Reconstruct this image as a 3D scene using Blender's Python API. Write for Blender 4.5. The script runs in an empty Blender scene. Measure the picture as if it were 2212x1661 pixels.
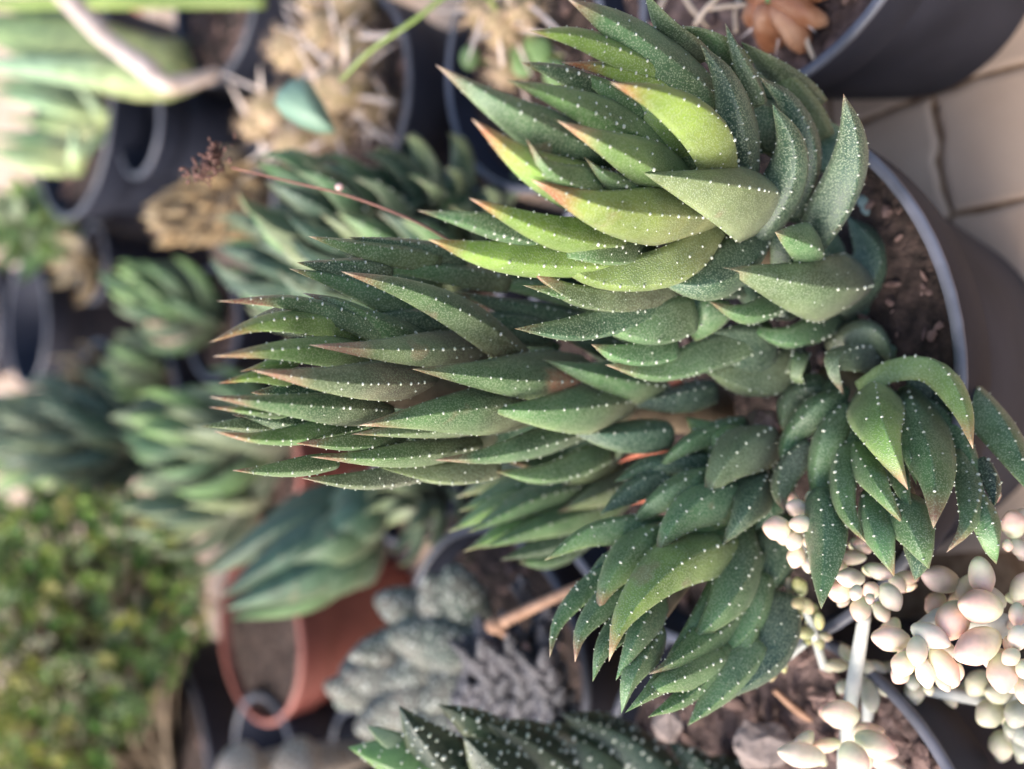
import bpy, bmesh, math, random
from mathutils import Vector, Matrix, noise

random.seed(7)
SC = bpy.context.scene
COL = SC.collection
CM = 0.01                      # everything below is written in centimetres

# ------------------------------------------------------------------ camera
PITCH = math.radians(41.0)
CAMH = 27.0
FPX = 2300.0                   # focal length in units of a 2212 wide picture
FW = Vector((0, math.cos(PITCH), -math.sin(PITCH)))
UP = Vector((0, math.sin(PITCH), math.cos(PITCH)))
RT = Vector((1, 0, 0))
EYE = Vector((0, 0, CAMH))
cam_d = bpy.data.cameras.new('camera')
cam = bpy.data.objects.new('camera', cam_d)
COL.objects.link(cam)
SC.camera = cam
cam.matrix_world = Matrix(((-UP.x, RT.x, -FW.x, EYE.x * CM), (-UP.y, RT.y, -FW.y, EYE.y * CM),
                           (-UP.z, RT.z, -FW.z, EYE.z * CM), (0, 0, 0, 1)))
cam_d.sensor_width = 36
cam_d.sensor_fit = 'HORIZONTAL'
cam_d.lens = 36 * FPX / 2212
cam_d.clip_start = 0.005
cam_d.clip_end = 50
cam_d.dof.use_dof = True
cam_d.dof.focus_distance = 0.173
cam_d.dof.aperture_fstop = 9.5

# ------------------------------------------------------------------ world and sun
SUN_FROM = Vector((-0.74, -0.12, 0.66)).normalized()
W = bpy.data.worlds.new('World')
SC.world = W
W.use_nodes = True
wn = W.node_tree.nodes
sky = wn.new('ShaderNodeTexSky')
sky.sky_type = 'NISHITA'
sky.sun_disc = False
sky.sun_elevation = math.asin(SUN_FROM.z)
sky.sun_rotation = math.atan2(SUN_FROM.x, SUN_FROM.y)
sky.air_density = 1.0
sky.dust_density = 4.0
sky.ozone_density = 0.6
wn['Background'].inputs[1].default_value = 0.15
W.node_tree.links.new(sky.outputs[0], wn['Background'].inputs[0])
sl = bpy.data.lights.new('sun', 'SUN')
sl.energy = 1.35
sl.angle = math.radians(38)
sl.color = (1.0, 0.985, 0.965)
so = bpy.data.objects.new('sun', sl)
COL.objects.link(so)
so.rotation_euler = (-SUN_FROM).to_track_quat('-Z', 'Y').to_euler()
so.location = SUN_FROM * 2
SC.view_settings.view_transform = 'Standard'
SC.view_settings.look = 'None'
SC.view_settings.exposure = 1.2
SC.view_settings.gamma = 1
SC.render.engine = 'CYCLES'
SC.cycles.use_denoising = True
SC.cycles.max_bounces = 6
SC.cycles.transparent_max_bounces = 4
SC.cycles.caustics_reflective = False
SC.cycles.caustics_refractive = False

# ------------------------------------------------------------------ pixel of the photograph -> point of the place
def ray(x, y):
    return FW - UP * ((x - 1106) / FPX) + RT * ((830.5 - y) / FPX)
def at(x, y, d):
    return EYE + ray(x, y) * d
def atZ(x, y, z):
    r = ray(x, y)
    return EYE + r * ((z - CAMH) / r.z)
def atY(x, y, Y):
    r = ray(x, y)
    return EYE + r * (Y / r.y)
def depth(p):
    return (p - EYE).dot(FW)

# ------------------------------------------------------------------ scene helpers
def setp(o, label=None, cat=None, group=None, kind=None):
    if label: o['label'] = label
    if cat: o['category'] = cat
    if group: o['group'] = group
    if kind: o['kind'] = kind
    return o
def thing(name, loc, label, cat, group=None):
    o = bpy.data.objects.new(name, None)
    o.empty_display_size = 0.01
    COL.objects.link(o)
    o.location = Vector(loc) * CM
    return setp(o, label, cat, group)
def mesh_data(name, verts, faces, mats, cols=None, midx=None, smooth=True, off=Vector((0, 0, 0))):
    me = bpy.data.meshes.new(name)
    me.from_pydata([tuple((Vector(v) - off) * CM) for v in verts], [], faces)
    for m in (mats if isinstance(mats, (list, tuple)) else [mats]):
        me.materials.append(m)
    if midx:
        me.polygons.foreach_set('material_index', midx)
    if smooth:
        me.polygons.foreach_set('use_smooth', [True] * len(me.polygons))
    if cols:
        a = me.color_attributes.new('pigment', 'FLOAT_COLOR', 'POINT')
        flat = []
        for c in cols:
            flat += [c[0], c[1], c[2], 1.0]
        a.data.foreach_set('color', flat)
    me.update()
    return me
def link(name, me, parent=None, mat=None):
    o = bpy.data.objects.new(name, me)
    COL.objects.link(o)
    if parent is not None:
        o.parent = parent
    if mat is not None:
        o.matrix_local = mat
    return o
def part(name, geo, mats, parent, **k):
    """geo = (verts, faces[, cols[, midx]]) in world centimetres, stored relative to the thing."""
    off = Vector((0, 0, 0))
    p = parent
    while p is not None:
        off += p.location / CM
        p = p.parent
    return link(name, mesh_data(name, geo[0], geo[1], mats, geo[2] if len(geo) > 2 else None,
                                geo[3] if len(geo) > 3 else None, off=off, **k), parent)
def lerp(a, b, t): return a + (b - a) * t
def mix3(a, b, t): return tuple(a[i] + (b[i] - a[i]) * t for i in range(3))
def sstep(a, b, x):
    t = max(0.0, min(1.0, (x - a) / (b - a)))
    return t * t * (3 - 2 * t)

# ------------------------------------------------------------------ materials
def newmat(name):
    m = bpy.data.materials.new(name)
    m.use_nodes = True
    return m, m.node_tree.nodes, m.node_tree.links, m.node_tree.nodes['Principled BSDF']
def N(nodes, kind, **k):
    n = nodes.new(kind)
    for a, v in k.items():
        if a.startswith('i_'):
            key = a[2:]
            n.inputs[int(key) if key.isdigit() else key].default_value = v
        else:
            setattr(n, a, v)
    return n
def ramp(nodes, stops):
    r = nodes.new('ShaderNodeValToRGB')
    e = r.color_ramp.elements
    while len(e) < len(stops): e.new(0.5)
    for q, (p, c) in zip(e, stops):
        q.position = p
        q.color = (c[0], c[1], c[2], 1) if isinstance(c, (tuple, list)) else (c, c, c, 1)
    return r

def leaf_material(name, speck=0.5, speck_scale=2900, rough=0.42, sss=0.12, bump=0.4, sheen=0.05, speck_col=(.42, .50, .34)):
    m, n, l, b = newmat(name)
    at_ = N(n, 'ShaderNodeAttribute', attribute_name='pigment')
    tc = N(n, 'ShaderNodeTexCoord')
    ns = N(n, 'ShaderNodeTexNoise', i_Scale=140.0, i_Detail=4.0)
    l.new(tc.outputs['Object'], ns.inputs['Vector'])
    r1 = ramp(n, [(0.3, (.66, .70, .66)), (0.7, (1.32, 1.28, 1.25))])
    l.new(ns.outputs['Fac'], r1.inputs[0])
    mu = N(n, 'ShaderNodeMix', data_type='RGBA', blend_type='MULTIPLY')
    mu.inputs[0].default_value = 1
    l.new(at_.outputs['Color'], mu.inputs[6]); l.new(r1.outputs[0], mu.inputs[7])
    oi = N(n, 'ShaderNodeObjectInfo')
    r3 = ramp(n, [(0.0, (.82, .86, .9)), (1.0, (1.2, 1.16, 1.05))])
    l.new(oi.outputs['Random'], r3.inputs[0])
    mu2 = N(n, 'ShaderNodeMix', data_type='RGBA', blend_type='MULTIPLY')
    mu2.inputs[0].default_value = 1
    l.new(mu.outputs[2], mu2.inputs[6]); l.new(r3.outputs[0], mu2.inputs[7])
    vo = N(n, 'ShaderNodeTexVoronoi', i_Scale=float(speck_scale))
    l.new(tc.outputs['Object'], vo.inputs['Vector'])
    r2 = ramp(n, [(0.2, 1.0), (0.55, 0.0)])
    l.new(vo.outputs['Distance'], r2.inputs[0])
    n2 = N(n, 'ShaderNodeTexNoise', i_Scale=260.0, i_Detail=2.0)
    l.new(tc.outputs['Object'], n2.inputs['Vector'])
    r4 = ramp(n, [(0.3, 0.75), (0.65, 1.0)])
    l.new(n2.outputs['Fac'], r4.inputs[0])
    f = N(n, 'ShaderNodeMath', operation='MULTIPLY')
    l.new(r2.outputs[0], f.inputs[0]); l.new(r4.outputs[0], f.inputs[1])
    f2 = N(n, 'ShaderNodeMath', operation='MULTIPLY', i_1=speck)
    l.new(f.outputs[0], f2.inputs[0])
    n3 = N(n, 'ShaderNodeTexNoise', i_Scale=75.0, i_Detail=5.0)
    l.new(tc.outputs['Object'], n3.inputs['Vector'])
    r5 = ramp(n, [(0.66, 0.0), (0.70, 0.55)])
    l.new(n3.outputs['Fac'], r5.inputs[0])
    mz = N(n, 'ShaderNodeMix', data_type='RGBA')
    l.new(r5.outputs[0], mz.inputs[0]); l.new(mu2.outputs[2], mz.inputs[6]); mz.inputs[7].default_value = (.27, .21, .14, 1)
    mx = N(n, 'ShaderNodeMix', data_type='RGBA')
    l.new(f2.outputs[0], mx.inputs[0]); l.new(mz.outputs[2], mx.inputs[6])
    mx.inputs[7].default_value = (*speck_col, 1)
    l.new(mx.outputs[2], b.inputs['Base Color'])
    bp = N(n, 'ShaderNodeBump', i_Strength=bump, i_Distance=0.00015)
    l.new(r2.outputs[0], bp.inputs['Height']); l.new(bp.outputs[0], b.inputs['Normal'])
    b.inputs['Roughness'].default_value = rough
    b.inputs['Specular IOR Level'].default_value = 0.5
    b.inputs['Sheen Weight'].default_value = sheen
    b.inputs['Sheen Roughness'].default_value = 0.45
    if sss:
        b.inputs['Subsurface Weight'].default_value = sss
        b.inputs['Subsurface Radius'].default_value = (0.5, 1.0, 0.25)
        b.inputs['Subsurface Scale'].default_value = 0.0015
    return m
M_LEAF = leaf_material('succulent leaf')
M_DARK = leaf_material('dark leaf', speck=0.12, rough=0.32, sss=0, sheen=0)
M_BACK = leaf_material('far leaf', speck=0.1, sss=0, speck_scale=900, rough=0.5)
M_BEAD = leaf_material('bead leaf', speck=0.10, speck_scale=900, rough=0.5, sss=0.35, bump=0.08, speck_col=(.45, .42, .3))

def simple_mat(name, c1, c2, scale, rough=0.6, bump=0.0, bscale=None, detail=5, dist=0.0006, spec=0.5, mid=(0.35, 0.65)):
    m, n, l, b = newmat(name)
    tc = N(n, 'ShaderNodeTexCoord')
    ns = N(n, 'ShaderNodeTexNoise', i_Scale=float(scale), i_Detail=float(detail))
    l.new(tc.outputs['Object'], ns.inputs['Vector'])
    r = ramp(n, [(mid[0], c1), (mid[1], c2)])
    l.new(ns.outputs['Fac'], r.inputs[0]); l.new(r.outputs[0], b.inputs['Base Color'])
    b.inputs['Roughness'].default_value = rough
    b.inputs['Specular IOR Level'].default_value = spec
    if bump:
        n2 = N(n, 'ShaderNodeTexNoise', i_Scale=float(bscale or scale), i_Detail=6.0)
        l.new(tc.outputs['Object'], n2.inputs['Vector'])
        bp = N(n, 'ShaderNodeBump', i_Strength=bump, i_Distance=dist)
        l.new(n2.outputs['Fac'], bp.inputs['Height']); l.new(bp.outputs[0], b.inputs['Normal'])
    return m
M_TUB = simple_mat('white tubercle', (.36, .41, .31), (.64, .66, .58), 500, rough=0.45)
M_POT = simple_mat('black plastic', (.018, .021, .034), (.044, .048, .070), 32, rough=0.6, bump=0.25, bscale=900, dist=0.0002, spec=.15, detail=9, mid=(.4, .78))
M_RIM = simple_mat('plastic rim with painted sheen', (.075, .08, .10), (.14, .145, .18), 90, rough=0.38, bump=0.15, bscale=900, dist=0.0002)  # same plastic as the wall, sky reflection put into its lighter colour
M_POTWALL = M_POT
M_CLAY = simple_mat('terracotta plastic', (.145, .040, .034), (.215, .062, .052), 40, rough=0.55, bump=0.1, bscale=700)
M_CLAYRIM = simple_mat('terracotta rim', (.32, .12, .10), (.40, .17, .14), 40, rough=0.45)
M_SOIL2 = simple_mat('bark soil', (.055, .034, .030), (.20, .135, .12), 240, rough=0.9, bump=1.0, bscale=420, dist=0.002, mid=(.36, .66))
M_SOIL = simple_mat('potting soil', (.022, .014, .011), (.085, .055, .045), 330, rough=0.9, bump=1.0, bscale=420, dist=0.002, mid=(.38, .66))
M_BARK = simple_mat('bark chips', (.075, .042, .036), (.27, .175, .15), 150, rough=0.85, bump=0.7, bscale=700, dist=0.001)
M_TILE = simple_mat('stone tile', (.54, .37, .26), (.72, .55, .42), 22, rough=0.5, bump=0.35, bscale=300, dist=0.0006, detail=9, mid=(.3, .7))
M_GROUT = simple_mat('brown grout', (.19, .105, .055), (.34, .22, .13), 300, rough=0.9, bump=0.8, bscale=500, dist=0.001)
M_STEM = simple_mat('plant stem', (.10, .075, .05), (.20, .15, .10), 200, rough=0.7, bump=0.4, bscale=500)
M_SEDSTEM = simple_mat('pale stem', (.42, .45, .43), (.60, .60, .56), 250, rough=0.6, bump=0.3, bscale=600)
M_REDSTALK = simple_mat('red stalk', (.20, .085, .065), (.32, .15, .11), 200, rough=0.6)
M_TWIG = simple_mat('brown twig', (.28, .15, .09), (.45, .27, .18), 200, rough=0.7, bump=0.4, bscale=500)
M_PALETWIG = simple_mat('pale twig', (.50, .38, .31), (.72, .60, .54), 120, rough=0.6)
M_FLOWERDRY = simple_mat('dry flowers', (.10, .05, .04), (.20, .10, .08), 400, rough=0.8)
M_PINK = simple_mat('pink bud', (.65, .40, .36), (.80, .58, .52), 300, rough=0.5)
M_CACTUS = simple_mat('tan cactus', (.26, .20, .10), (.46, .34, .22), 180, rough=0.75, bump=0.6, bscale=500, dist=0.001)
M_SPINE = simple_mat('papery spine', (.60, .48, .42), (.80, .70, .64), 200, rough=0.6)
M_FUZZ = simple_mat('tan glochid', (.50, .36, .24), (.66, .50, .36), 200, rough=0.8)
M_ORANGE = simple_mat('orange cactus', (.36, .14, .065), (.62, .34, .20), 110, rough=0.35, bump=0.5, bscale=350, dist=0.001)
M_STRAW = simple_mat('straw', (.50, .38, .27), (.72, .58, .46), 200, rough=0.7)
M_STONE = simple_mat('grey pebble', (.20, .155, .14), (.33, .27, .25), 160, rough=0.8, bump=0.6, bscale=400, dist=0.001)
M_DRYLEAF = simple_mat('dry red leaf', (.45, .13, .08), (.62, .24, .15), 150, rough=0.5)
def dotted_mat(name, base1, base2, dot, scale):
    m, n, l, b = newmat(name)
    tc = N(n, 'ShaderNodeTexCoord')
    vo = N(n, 'ShaderNodeTexVoronoi', i_Scale=float(scale))
    l.new(tc.outputs['Object'], vo.inputs['Vector'])
    ns = N(n, 'ShaderNodeTexNoise', i_Scale=90.0, i_Detail=3.0)
    l.new(tc.outputs['Object'], ns.inputs['Vector'])
    r0 = ramp(n, [(.35, base1), (.65, base2)])
    l.new(ns.outputs['Fac'], r0.inputs[0])
    r = ramp(n, [(0.25, 1.0), (0.45, 0.0)])
    l.new(vo.outputs['Distance'], r.inputs[0])
    mx = N(n, 'ShaderNodeMix', data_type='RGBA')
    l.new(r.outputs[0], mx.inputs[0]); l.new(r0.outputs[0], mx.inputs[6]); mx.inputs[7].default_value = (*dot, 1)
    l.new(mx.outputs[2], b.inputs['Base Color'])
    bp = N(n, 'ShaderNodeBump', i_Strength=1.0, i_Distance=0.0012)
    l.new(r.outputs[0], bp.inputs['Height']); l.new(bp.outputs[0], b.inputs['Normal'])
    b.inputs['Roughness'].default_value = 0.55
    return m
M_DOTGREY = dotted_mat('dotted grey skin', (.06, .085, .068), (.17, .155, .13), (.44, .47, .42), 470)
M_DOTDARK = dotted_mat('dotted slate skin', (.04, .04, .048), (.10, .095, .11), (.26, .255, .28), 900)
M_DOTTAN = dotted_mat('dotted tan skin', (.25, .20, .15), (.36, .30, .25), (.60, .55, .48), 700)

# ------------------------------------------------------------------ geometry helpers
def spline(pts, n):
    P = [pts[0] * 2 - pts[1]] + list(pts) + [pts[-1] * 2 - pts[-2]]
    dense = []
    for i in range(1, len(P) - 2):
        for k in range(12):
            t = k / 12
            a, b, c, d = P[i - 1], P[i], P[i + 1], P[i + 2]
            dense.append(0.5 * ((2 * b) + (c - a) * t + (2 * a - 5 * b + 4 * c - d) * t * t + (3 * b - a - 3 * c + d) * t ** 3))
    dense.append(pts[-1].copy())
    L = [0]
    for i in range(1, len(dense)): L.append(L[-1] + (dense[i] - dense[i - 1]).length)
    out = []; j = 0
    for i in range(n + 1):
        s = L[-1] * i / n
        while j < len(L) - 2 and L[j + 1] < s: j += 1
        q = (s - L[j]) / max(1e-9, L[j + 1] - L[j])
        out.append(dense[j].lerp(dense[j + 1], min(1, q)))
    return out
def tube(pts, radii, seg=10, caps=True, n=None):
    if n: 
        q = spline(pts, n)
        rr = []
        for i in range(n + 1):
            u = i / n * (len(radii) - 1); k = min(int(u), len(radii) - 2)
            rr.append(lerp(radii[k], radii[k + 1], u - k))
        pts, radii = q, rr
    V, F = [], []
    T = (pts[1] - pts[0]).normalized()
    nrm = T.orthogonal().normalized()
    for i, p in enumerate(pts):
        a = pts[max(0, i - 1)]; b = pts[min(len(pts) - 1, i + 1)]
        T = (b - a).normalized()
        nrm = (nrm - T * nrm.dot(T)).normalized()
        bi = T.cross(nrm)
        for k in range(seg):
            an = 2 * math.pi * k / seg
            V.append(p + (nrm * math.cos(an) + bi * math.sin(an)) * radii[i])
    for i in range(len(pts) - 1):
        for k in range(seg):
            k2 = (k + 1) % seg
            F.append((i * seg + k, i * seg + k2, (i + 1) * seg + k2, (i + 1) * seg + k))
    if caps:
        F.append(tuple(range(seg - 1, -1, -1)))
        F.append(tuple(range((len(pts) - 1) * seg, len(pts) * seg)))
    return V, F
def join(*gs):
    V, F = [], []
    for g in gs:
        o = len(V)
        V += g[0]; F += [tuple(i + o for i in f) for f in g[1]]
    return V, F
PHI = (1 + 5 ** .5) / 2
ICO_V = [Vector(v).normalized() for v in ((-1, PHI, 0), (1, PHI, 0), (-1, -PHI, 0), (1, -PHI, 0), (0, -1, PHI), (0, 1, PHI),
         (0, -1, -PHI), (0, 1, -PHI), (PHI, 0, -1), (PHI, 0, 1), (-PHI, 0, -1), (-PHI, 0, 1))]
ICO_F = [(0, 11, 5), (0, 5, 1), (0, 1, 7), (0, 7, 10), (0, 10, 11), (1, 5, 9), (5, 11, 4), (11, 10, 2), (10, 7, 6), (7, 1, 8),
         (3, 9, 4), (3, 4, 2), (3, 2, 6), (3, 6, 8), (3, 8, 9), (4, 9, 5), (2, 4, 11), (6, 2, 10), (8, 6, 7), (9, 8, 1)]
def blob(c, ax, ay, az):
    return [c + ax * v.x + ay * v.y + az * v.z for v in ICO_V], ICO_F
def egg(c, A, B, Cc, seg=14, rings=10, taper=0.0, lump=0.0, seed=0, point=0.0):
    """ellipsoid along A (half axis vectors), narrowed towards -A by taper, drawn to a point at +A"""
    V, F = [], []
    for i in range(rings + 1):
        th = math.pi * i / rings
        z = -math.cos(th)
        r = math.sin(th) * (1 + taper * z)
        zz = z
        if point and z > 0.4:
            r *= 1 - point * ((z - .4) / .6) * 0.5
            zz = z + point * 0.35 * ((z - .4) / .6) ** 2
        for k in range(seg):
            an = 2 * math.pi * k / seg
            p = c + A * zz + (B * math.cos(an) + Cc * math.sin(an)) * r
            if lump:
                p += (p - c).normalized() * noise.noise(p * 1.1 + Vector((seed, 0, 0))) * lump
            V.append(p)
    for i in range(rings):
        for k in range(seg):
            k2 = (k + 1) % seg
            F.append((i * seg + k, i * seg + k2, (i + 1) * seg + k2, (i + 1) * seg + k))
    return V, F

def chunk(c, A, B, Cc, seed):
    rng = random.Random(seed)
    V = [v * rng.uniform(.8, 1.1) for v in ICO_V]; F = list(ICO_F)
    for _k in range(2):
        mid, F2 = {}, []
        def m_(a, b):
            k = (min(a, b), max(a, b))
            if k not in mid:
                mid[k] = len(V); V.append((V[a] + V[b]) / 2 * rng.uniform(.93, 1.07))
            return mid[k]
        for a, b, d in F:
            x, y, z = m_(a, b), m_(b, d), m_(d, a)
            F2 += [(a, x, z), (b, y, x), (d, z, y), (x, y, z)]
        F = F2
    return [c + A * v.x + B * v.y + Cc * v.z for v in V], F

# ------------------------------------------------------------------ the succulent leaf
XO = [-1, -.85, -.55, -.26, -.07, 0, .07, .26, .55, .85, 1]
XI = [.62, .2, -.2, -.62]
STYLE = {  # body, tip, base
    'g': ((.076, .150, .072), (.30, .125, .105), (.115, .095, .06)),
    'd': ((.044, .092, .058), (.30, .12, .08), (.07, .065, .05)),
    'y': ((.165, .262, .062), (.42, .105, .085), (.20, .17, .10)),
    'l': ((.125, .225, .078), (.46, .22, .16), (.17, .15, .10)),
    'o': ((.15, .20, .062), (.42, .105, .08), (.20, .16, .11)),
    'k': ((.105, .145, .090), (.38, .19, .16), (.14, .115, .095)),
    't': ((.185, .215, .11), (.45, .24, .18), (.26, .22, .15)),
    'n': ((.020, .040, .026), (.05, .06, .04), (.022, .03, .024)),
    'p': ((.20, .25, .15), (.40, .24, .20), (.24, .22, .16)),
}
def wprof(t, bl=1.5):
    if t < .28:
        return lerp(.80, 1.0, math.sin(t / .28 * math.pi / 2))
    s = (t - .28) / .72
    return max(0.0, 1 - s ** bl) * (1 - .10 * s * s)
def leaf_geo(P, width, nref, style='g', tip=0.5, brown=0.6, rng=random, ns=16, tub=1.0, keel=None, hook=0, thick=1.0, tsize=1.0, dense=False, spots=(), bl=1.5, midp=.22):
    body, tipc, basec = STYLE[style]
    j = rng.uniform(.88, 1.14)
    body = (body[0] * j * rng.uniform(.92, 1.1), body[1] * j, body[2] * j * rng.uniform(.9, 1.12))
    C = spline(P, ns)
    hw = width / 2
    grad = 0 if style in 'nead' else .8
    if keel is None: keel = rng.uniform(-.18, .18)
    # rotation minimising frame, started in the middle
    T = []
    for i in range(ns + 1):
        T.append((C[min(ns, i + 1)] - C[max(0, i - 1)]).normalized())
    m = ns // 2
    NN = [None] * (ns + 1)
    NN[m] = (nref - T[m] * nref.dot(T[m])).normalized()
    for i in range(m + 1, ns + 1):
        NN[i] = (NN[i - 1] - T[i] * NN[i - 1].dot(T[i])).normalized()
    for i in range(m - 1, -1, -1):
        NN[i] = (NN[i + 1] - T[i] * NN[i + 1].dot(T[i])).normalized()
    def surf(t, x, inner=False):
        u = t * ns; i = min(int(u), ns - 1); q = u - i
        c = C[i].lerp(C[i + 1], q)
        n_ = NN[i].lerp(NN[i + 1], q).normalized()
        tt = T[i].lerp(T[i + 1], q).normalized()
        b = tt.cross(n_)
        w = hw * wprof(t, bl)
        th = hw * thick * (0.92 * wprof(t, bl) ** .9)
        if inner:
            y = -0.22 * th * (1 - x * x)
        else:
            d = (x - keel) / (1 - keel) if x > keel else (keel - x) / (1 + keel)
            kq = .25 + .5 * t
            y = th * (kq * (1 - d ** 1.1) + (1 - kq) * (1 - d ** 2.3))
        return c + b * (x * w) + n_ * y, n_, b, tt
    V, cols = [], []
    ring = [(x, False) for x in XO] + [(x, True) for x in XI]
    tipst = 1 - .36 * tip - .04
    wob = rng.uniform(0, 9)
    for i in range(ns + 1):
        t = i / ns
        tq = min(t, .9985)
        for x, inn in ring:
            if inn is False and x not in (-1, 1) and keel: 
                xx = x + keel * (1 - x * x)
            else: xx = x
            p = surf(tq, xx, inn)[0]
            V.append(p)
            e = noise.noise(p * 1.7 + Vector((wob, 0, 0))) * .12
            c = mix3(body, basec, brown * (1 - sstep(.12, .62, t + e)))  # browning at the leaf base: pigment together with shade put into the colour
            c = mix3(c, (c[0] * 1.35, c[1] * 1.36, c[2] * 1.1), sstep(.35, .95, t + e) * grad)
            if inn: c = mix3(c, (body[0] * .9, body[1] * 1.05, body[2]), .5)
            c = mix3(c, mix3(c, (.40, .42, .24), .5), sstep(.7, 1, abs(x)) * .5 * (0.3 + t))
            s = sstep(tipst, tipst + .16, t + e * .6 + (abs(x) ** 3) * .05)
            c = mix3(c, tipc, s * min(1, .35 + tip) if tip > 0 else 0)
            for (st_, sx_, rt_, rx_, sc_) in spots:
                dd_ = math.hypot((t - st_) / rt_, (x - sx_) / rx_)
                if not inn: c = mix3(c, sc_, 1 - sstep(.7, 1.1, dd_ + e))
            if t > .985 and tip > .3: c = mix3(c, (.62, .45, .36), .7)
            cols.append(c)
    R = len(ring)
    Fc = []
    for i in range(ns):
        for k in range(R):
            k2 = (k + 1) % R
            Fc.append((i * R + k, i * R + k2, (i + 1) * R + k2, (i + 1) * R + k))
    Fc.append(tuple(range(R - 1, -1, -1)))
    Fc.append(tuple(range(ns * R, ns * R + R)))
    # tubercles
    TV, TF = [], []
    L = sum((C[i + 1] - C[i]).length for i in range(ns))
    if tub > 0:
        if dense:
            rows = [(-.97, .7), (-.62, 1), (-.2, 1.1), (.22, 1.1), (.64, 1), (.98, .7)]
            step = .29
        else:
            rows = [(keel, 1.15), (-.985, .75), (.985, .75), (lerp(keel, -1, .5), .8), (lerp(keel, 1, .5), .8)]
            step = .27
        for ri, (x, sz) in enumerate(rows):
            t = .10 + rng.random() * .08
            while t < (.9 if (ri in (0, 1, 2) or dense) else .7):
                keepp = tub * (1.0 if (ri in (0, 1, 2) or dense) else midp)
                if rng.random() < keepp:
                    p, n_, b, tt = surf(t, max(-.99, min(.99, x + rng.uniform(-.05, .05) * (2.2 if dense else .4))))
                    if ri in (1, 2) and not dense:
                        n_ = (n_ * .5 + b * (1 if x > 0 else -1)).normalized()
                        b = tt.cross(n_)
                    s = sz * tsize * rng.uniform(.5, 1.25) * (0.65 + .5 * wprof(t))
                    a, bb, cc = (.0125, .025, .022)
                    g = blob(p + n_ * .006 * s, tt * a * s, b * bb * s, n_ * cc * s)
                    o = len(TV)
                    TV += g[0]; TF += [(q[0] + o, q[1] + o, q[2] + o) for q in g[1]]
                t += step / L * rng.uniform(.6, 1.5) * (1 if ri < 3 or dense else 1.3)
    return (V, Fc, cols), (TV, TF), (surf, L)

class Shoot:
    """a rosette or column whose axis runs from a base to a tip, both given as (x, y, depth)"""
    def __init__(self, name, a, b, label, radii=(.7, 1.45, 1.65), group='haworthia shoots in the front pot', cat='succulent', mat=None, seed=1, wf=1.25, bl=1.5, **kw):
        self.kw = kw
        self.bl = bl
        self.a, self.b = a, b
        self.pa, self.pb = at(*a), at(*b)
        self.root = thing(name, self.pa, label, cat, group)
        self.r = radii
        self.rng = random.Random(seed)
        self.mat = mat or M_LEAF
        self.wf = wf
    def axis_depth(self, x, y):
        ax, ay, ad = self.a; bx, by, bd = self.b
        dx, dy = bx - ax, by - ay
        t = ((x - ax) * dx + (y - ay) * dy) / (dx * dx + dy * dy)
        t = max(-.15, min(1.25, t))
        d = lerp(ad, bd, t)
        s = math.hypot(x - (ax + t * dx), y - (ay + t * dy)) * d / FPX
        return d, s, t
    def leaf(self, style, w, pts, f=1.0, tip=.5, brown=.6, **k):
        P = []
        ln = len(pts)
        for i, q in enumerate(pts):
            u = i / (ln - 1)
            d, s, t = self.axis_depth(q[0], q[1])
            if len(q) > 2:
                off = q[2]
            else:
                r = lerp(self.r[0], self.r[1], u * 2) if u < .5 else lerp(self.r[1], self.r[2], u * 2 - 1)
                off = math.sqrt(max(0.02, r * r - s * s)) * f
            P.append(at(q[0], q[1], d - off))
        mid = P[ln // 2]
        ax = self.pb - self.pa
        t = max(0, min(1.1, (mid - self.pa).dot(ax) / ax.length_squared))
        out = (mid - (self.pa + ax * t)).normalized()
        tocam = (EYE - mid).normalized()
        nref = out * .5 + tocam * (1.0 if f > -.05 else -.6)
        if 'roll' in k:
            T = (P[-1] - P[0]).normalized()
            nref = Matrix.Rotation(math.radians(k.pop('roll')), 3, T) @ nref
        k.setdefault('bl', self.bl)
        for a_, b_ in self.kw.items(): k.setdefault(a_, b_)
        wc = self.wf * w * depth(mid) / FPX
        g, tb, _ = leaf_geo(P, wc, nref, style, tip, brown, self.rng, **k)
        o = part('leaf', g, self.mat, self.root)
        if tb[0]:
            t_ = part('tubercles', tb, M_TUB, o)
            t_.parent = o
            t_['kind'] = 'stuff'
        return o
    def stem(self, r0=.45, r1=.2, mat=None):
        q = [self.pa - (self.pb - self.pa) * .08, self.pa, (self.pa + self.pb) / 2, self.pa.lerp(self.pb, .9)]
        part('stem', tube(q, [r0 * 1.1, r0, lerp(r0, r1, .5), r1], n=12), mat or M_STEM, self.root)

# ------------------------------------------------------------------ generic far shoot with shared leaf meshes
def unit_leaf(style, seed, incurve=.25, w=.34, tub=.8, tip=.4, mat=None, ns=11, tsize=1.6, dense=False):
    rng = random.Random(seed)
    P = [Vector((0, 0, 0)), Vector((0, incurve * .7, .45)), Vector((0, incurve * .75, .8)), Vector((0, incurve * .35, 1.0))]
    P = [p * 3.0 for p in P]
    g, tb, _ = leaf_geo(P, w * 3, Vector((0, 1, 0.1)), style, tip, .5, rng, ns=ns, tub=tub, tsize=tsize, dense=dense)
    V = g[0] + tb[0]
    o = len(g[0])
    F = g[1] + [tuple(i + o for i in f) for f in tb[1]]
    cols = g[2] + [(.7, .72, .64)] * len(tb[0])
    mi = [0] * len(g[1]) + [1] * len(tb[1])
    return mesh_data('leaf', V, F, [mat or M_BACK, M_TUB], cols, mi)
_ul = {}
def leafset(style, **k):
    key = (style, tuple(sorted((a, str(b)) for a, b in k.items())))
    if key not in _ul:
        _ul[key] = [unit_leaf(style, 11 + i, **k) for i in range(3)]
    return _ul[key]
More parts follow.
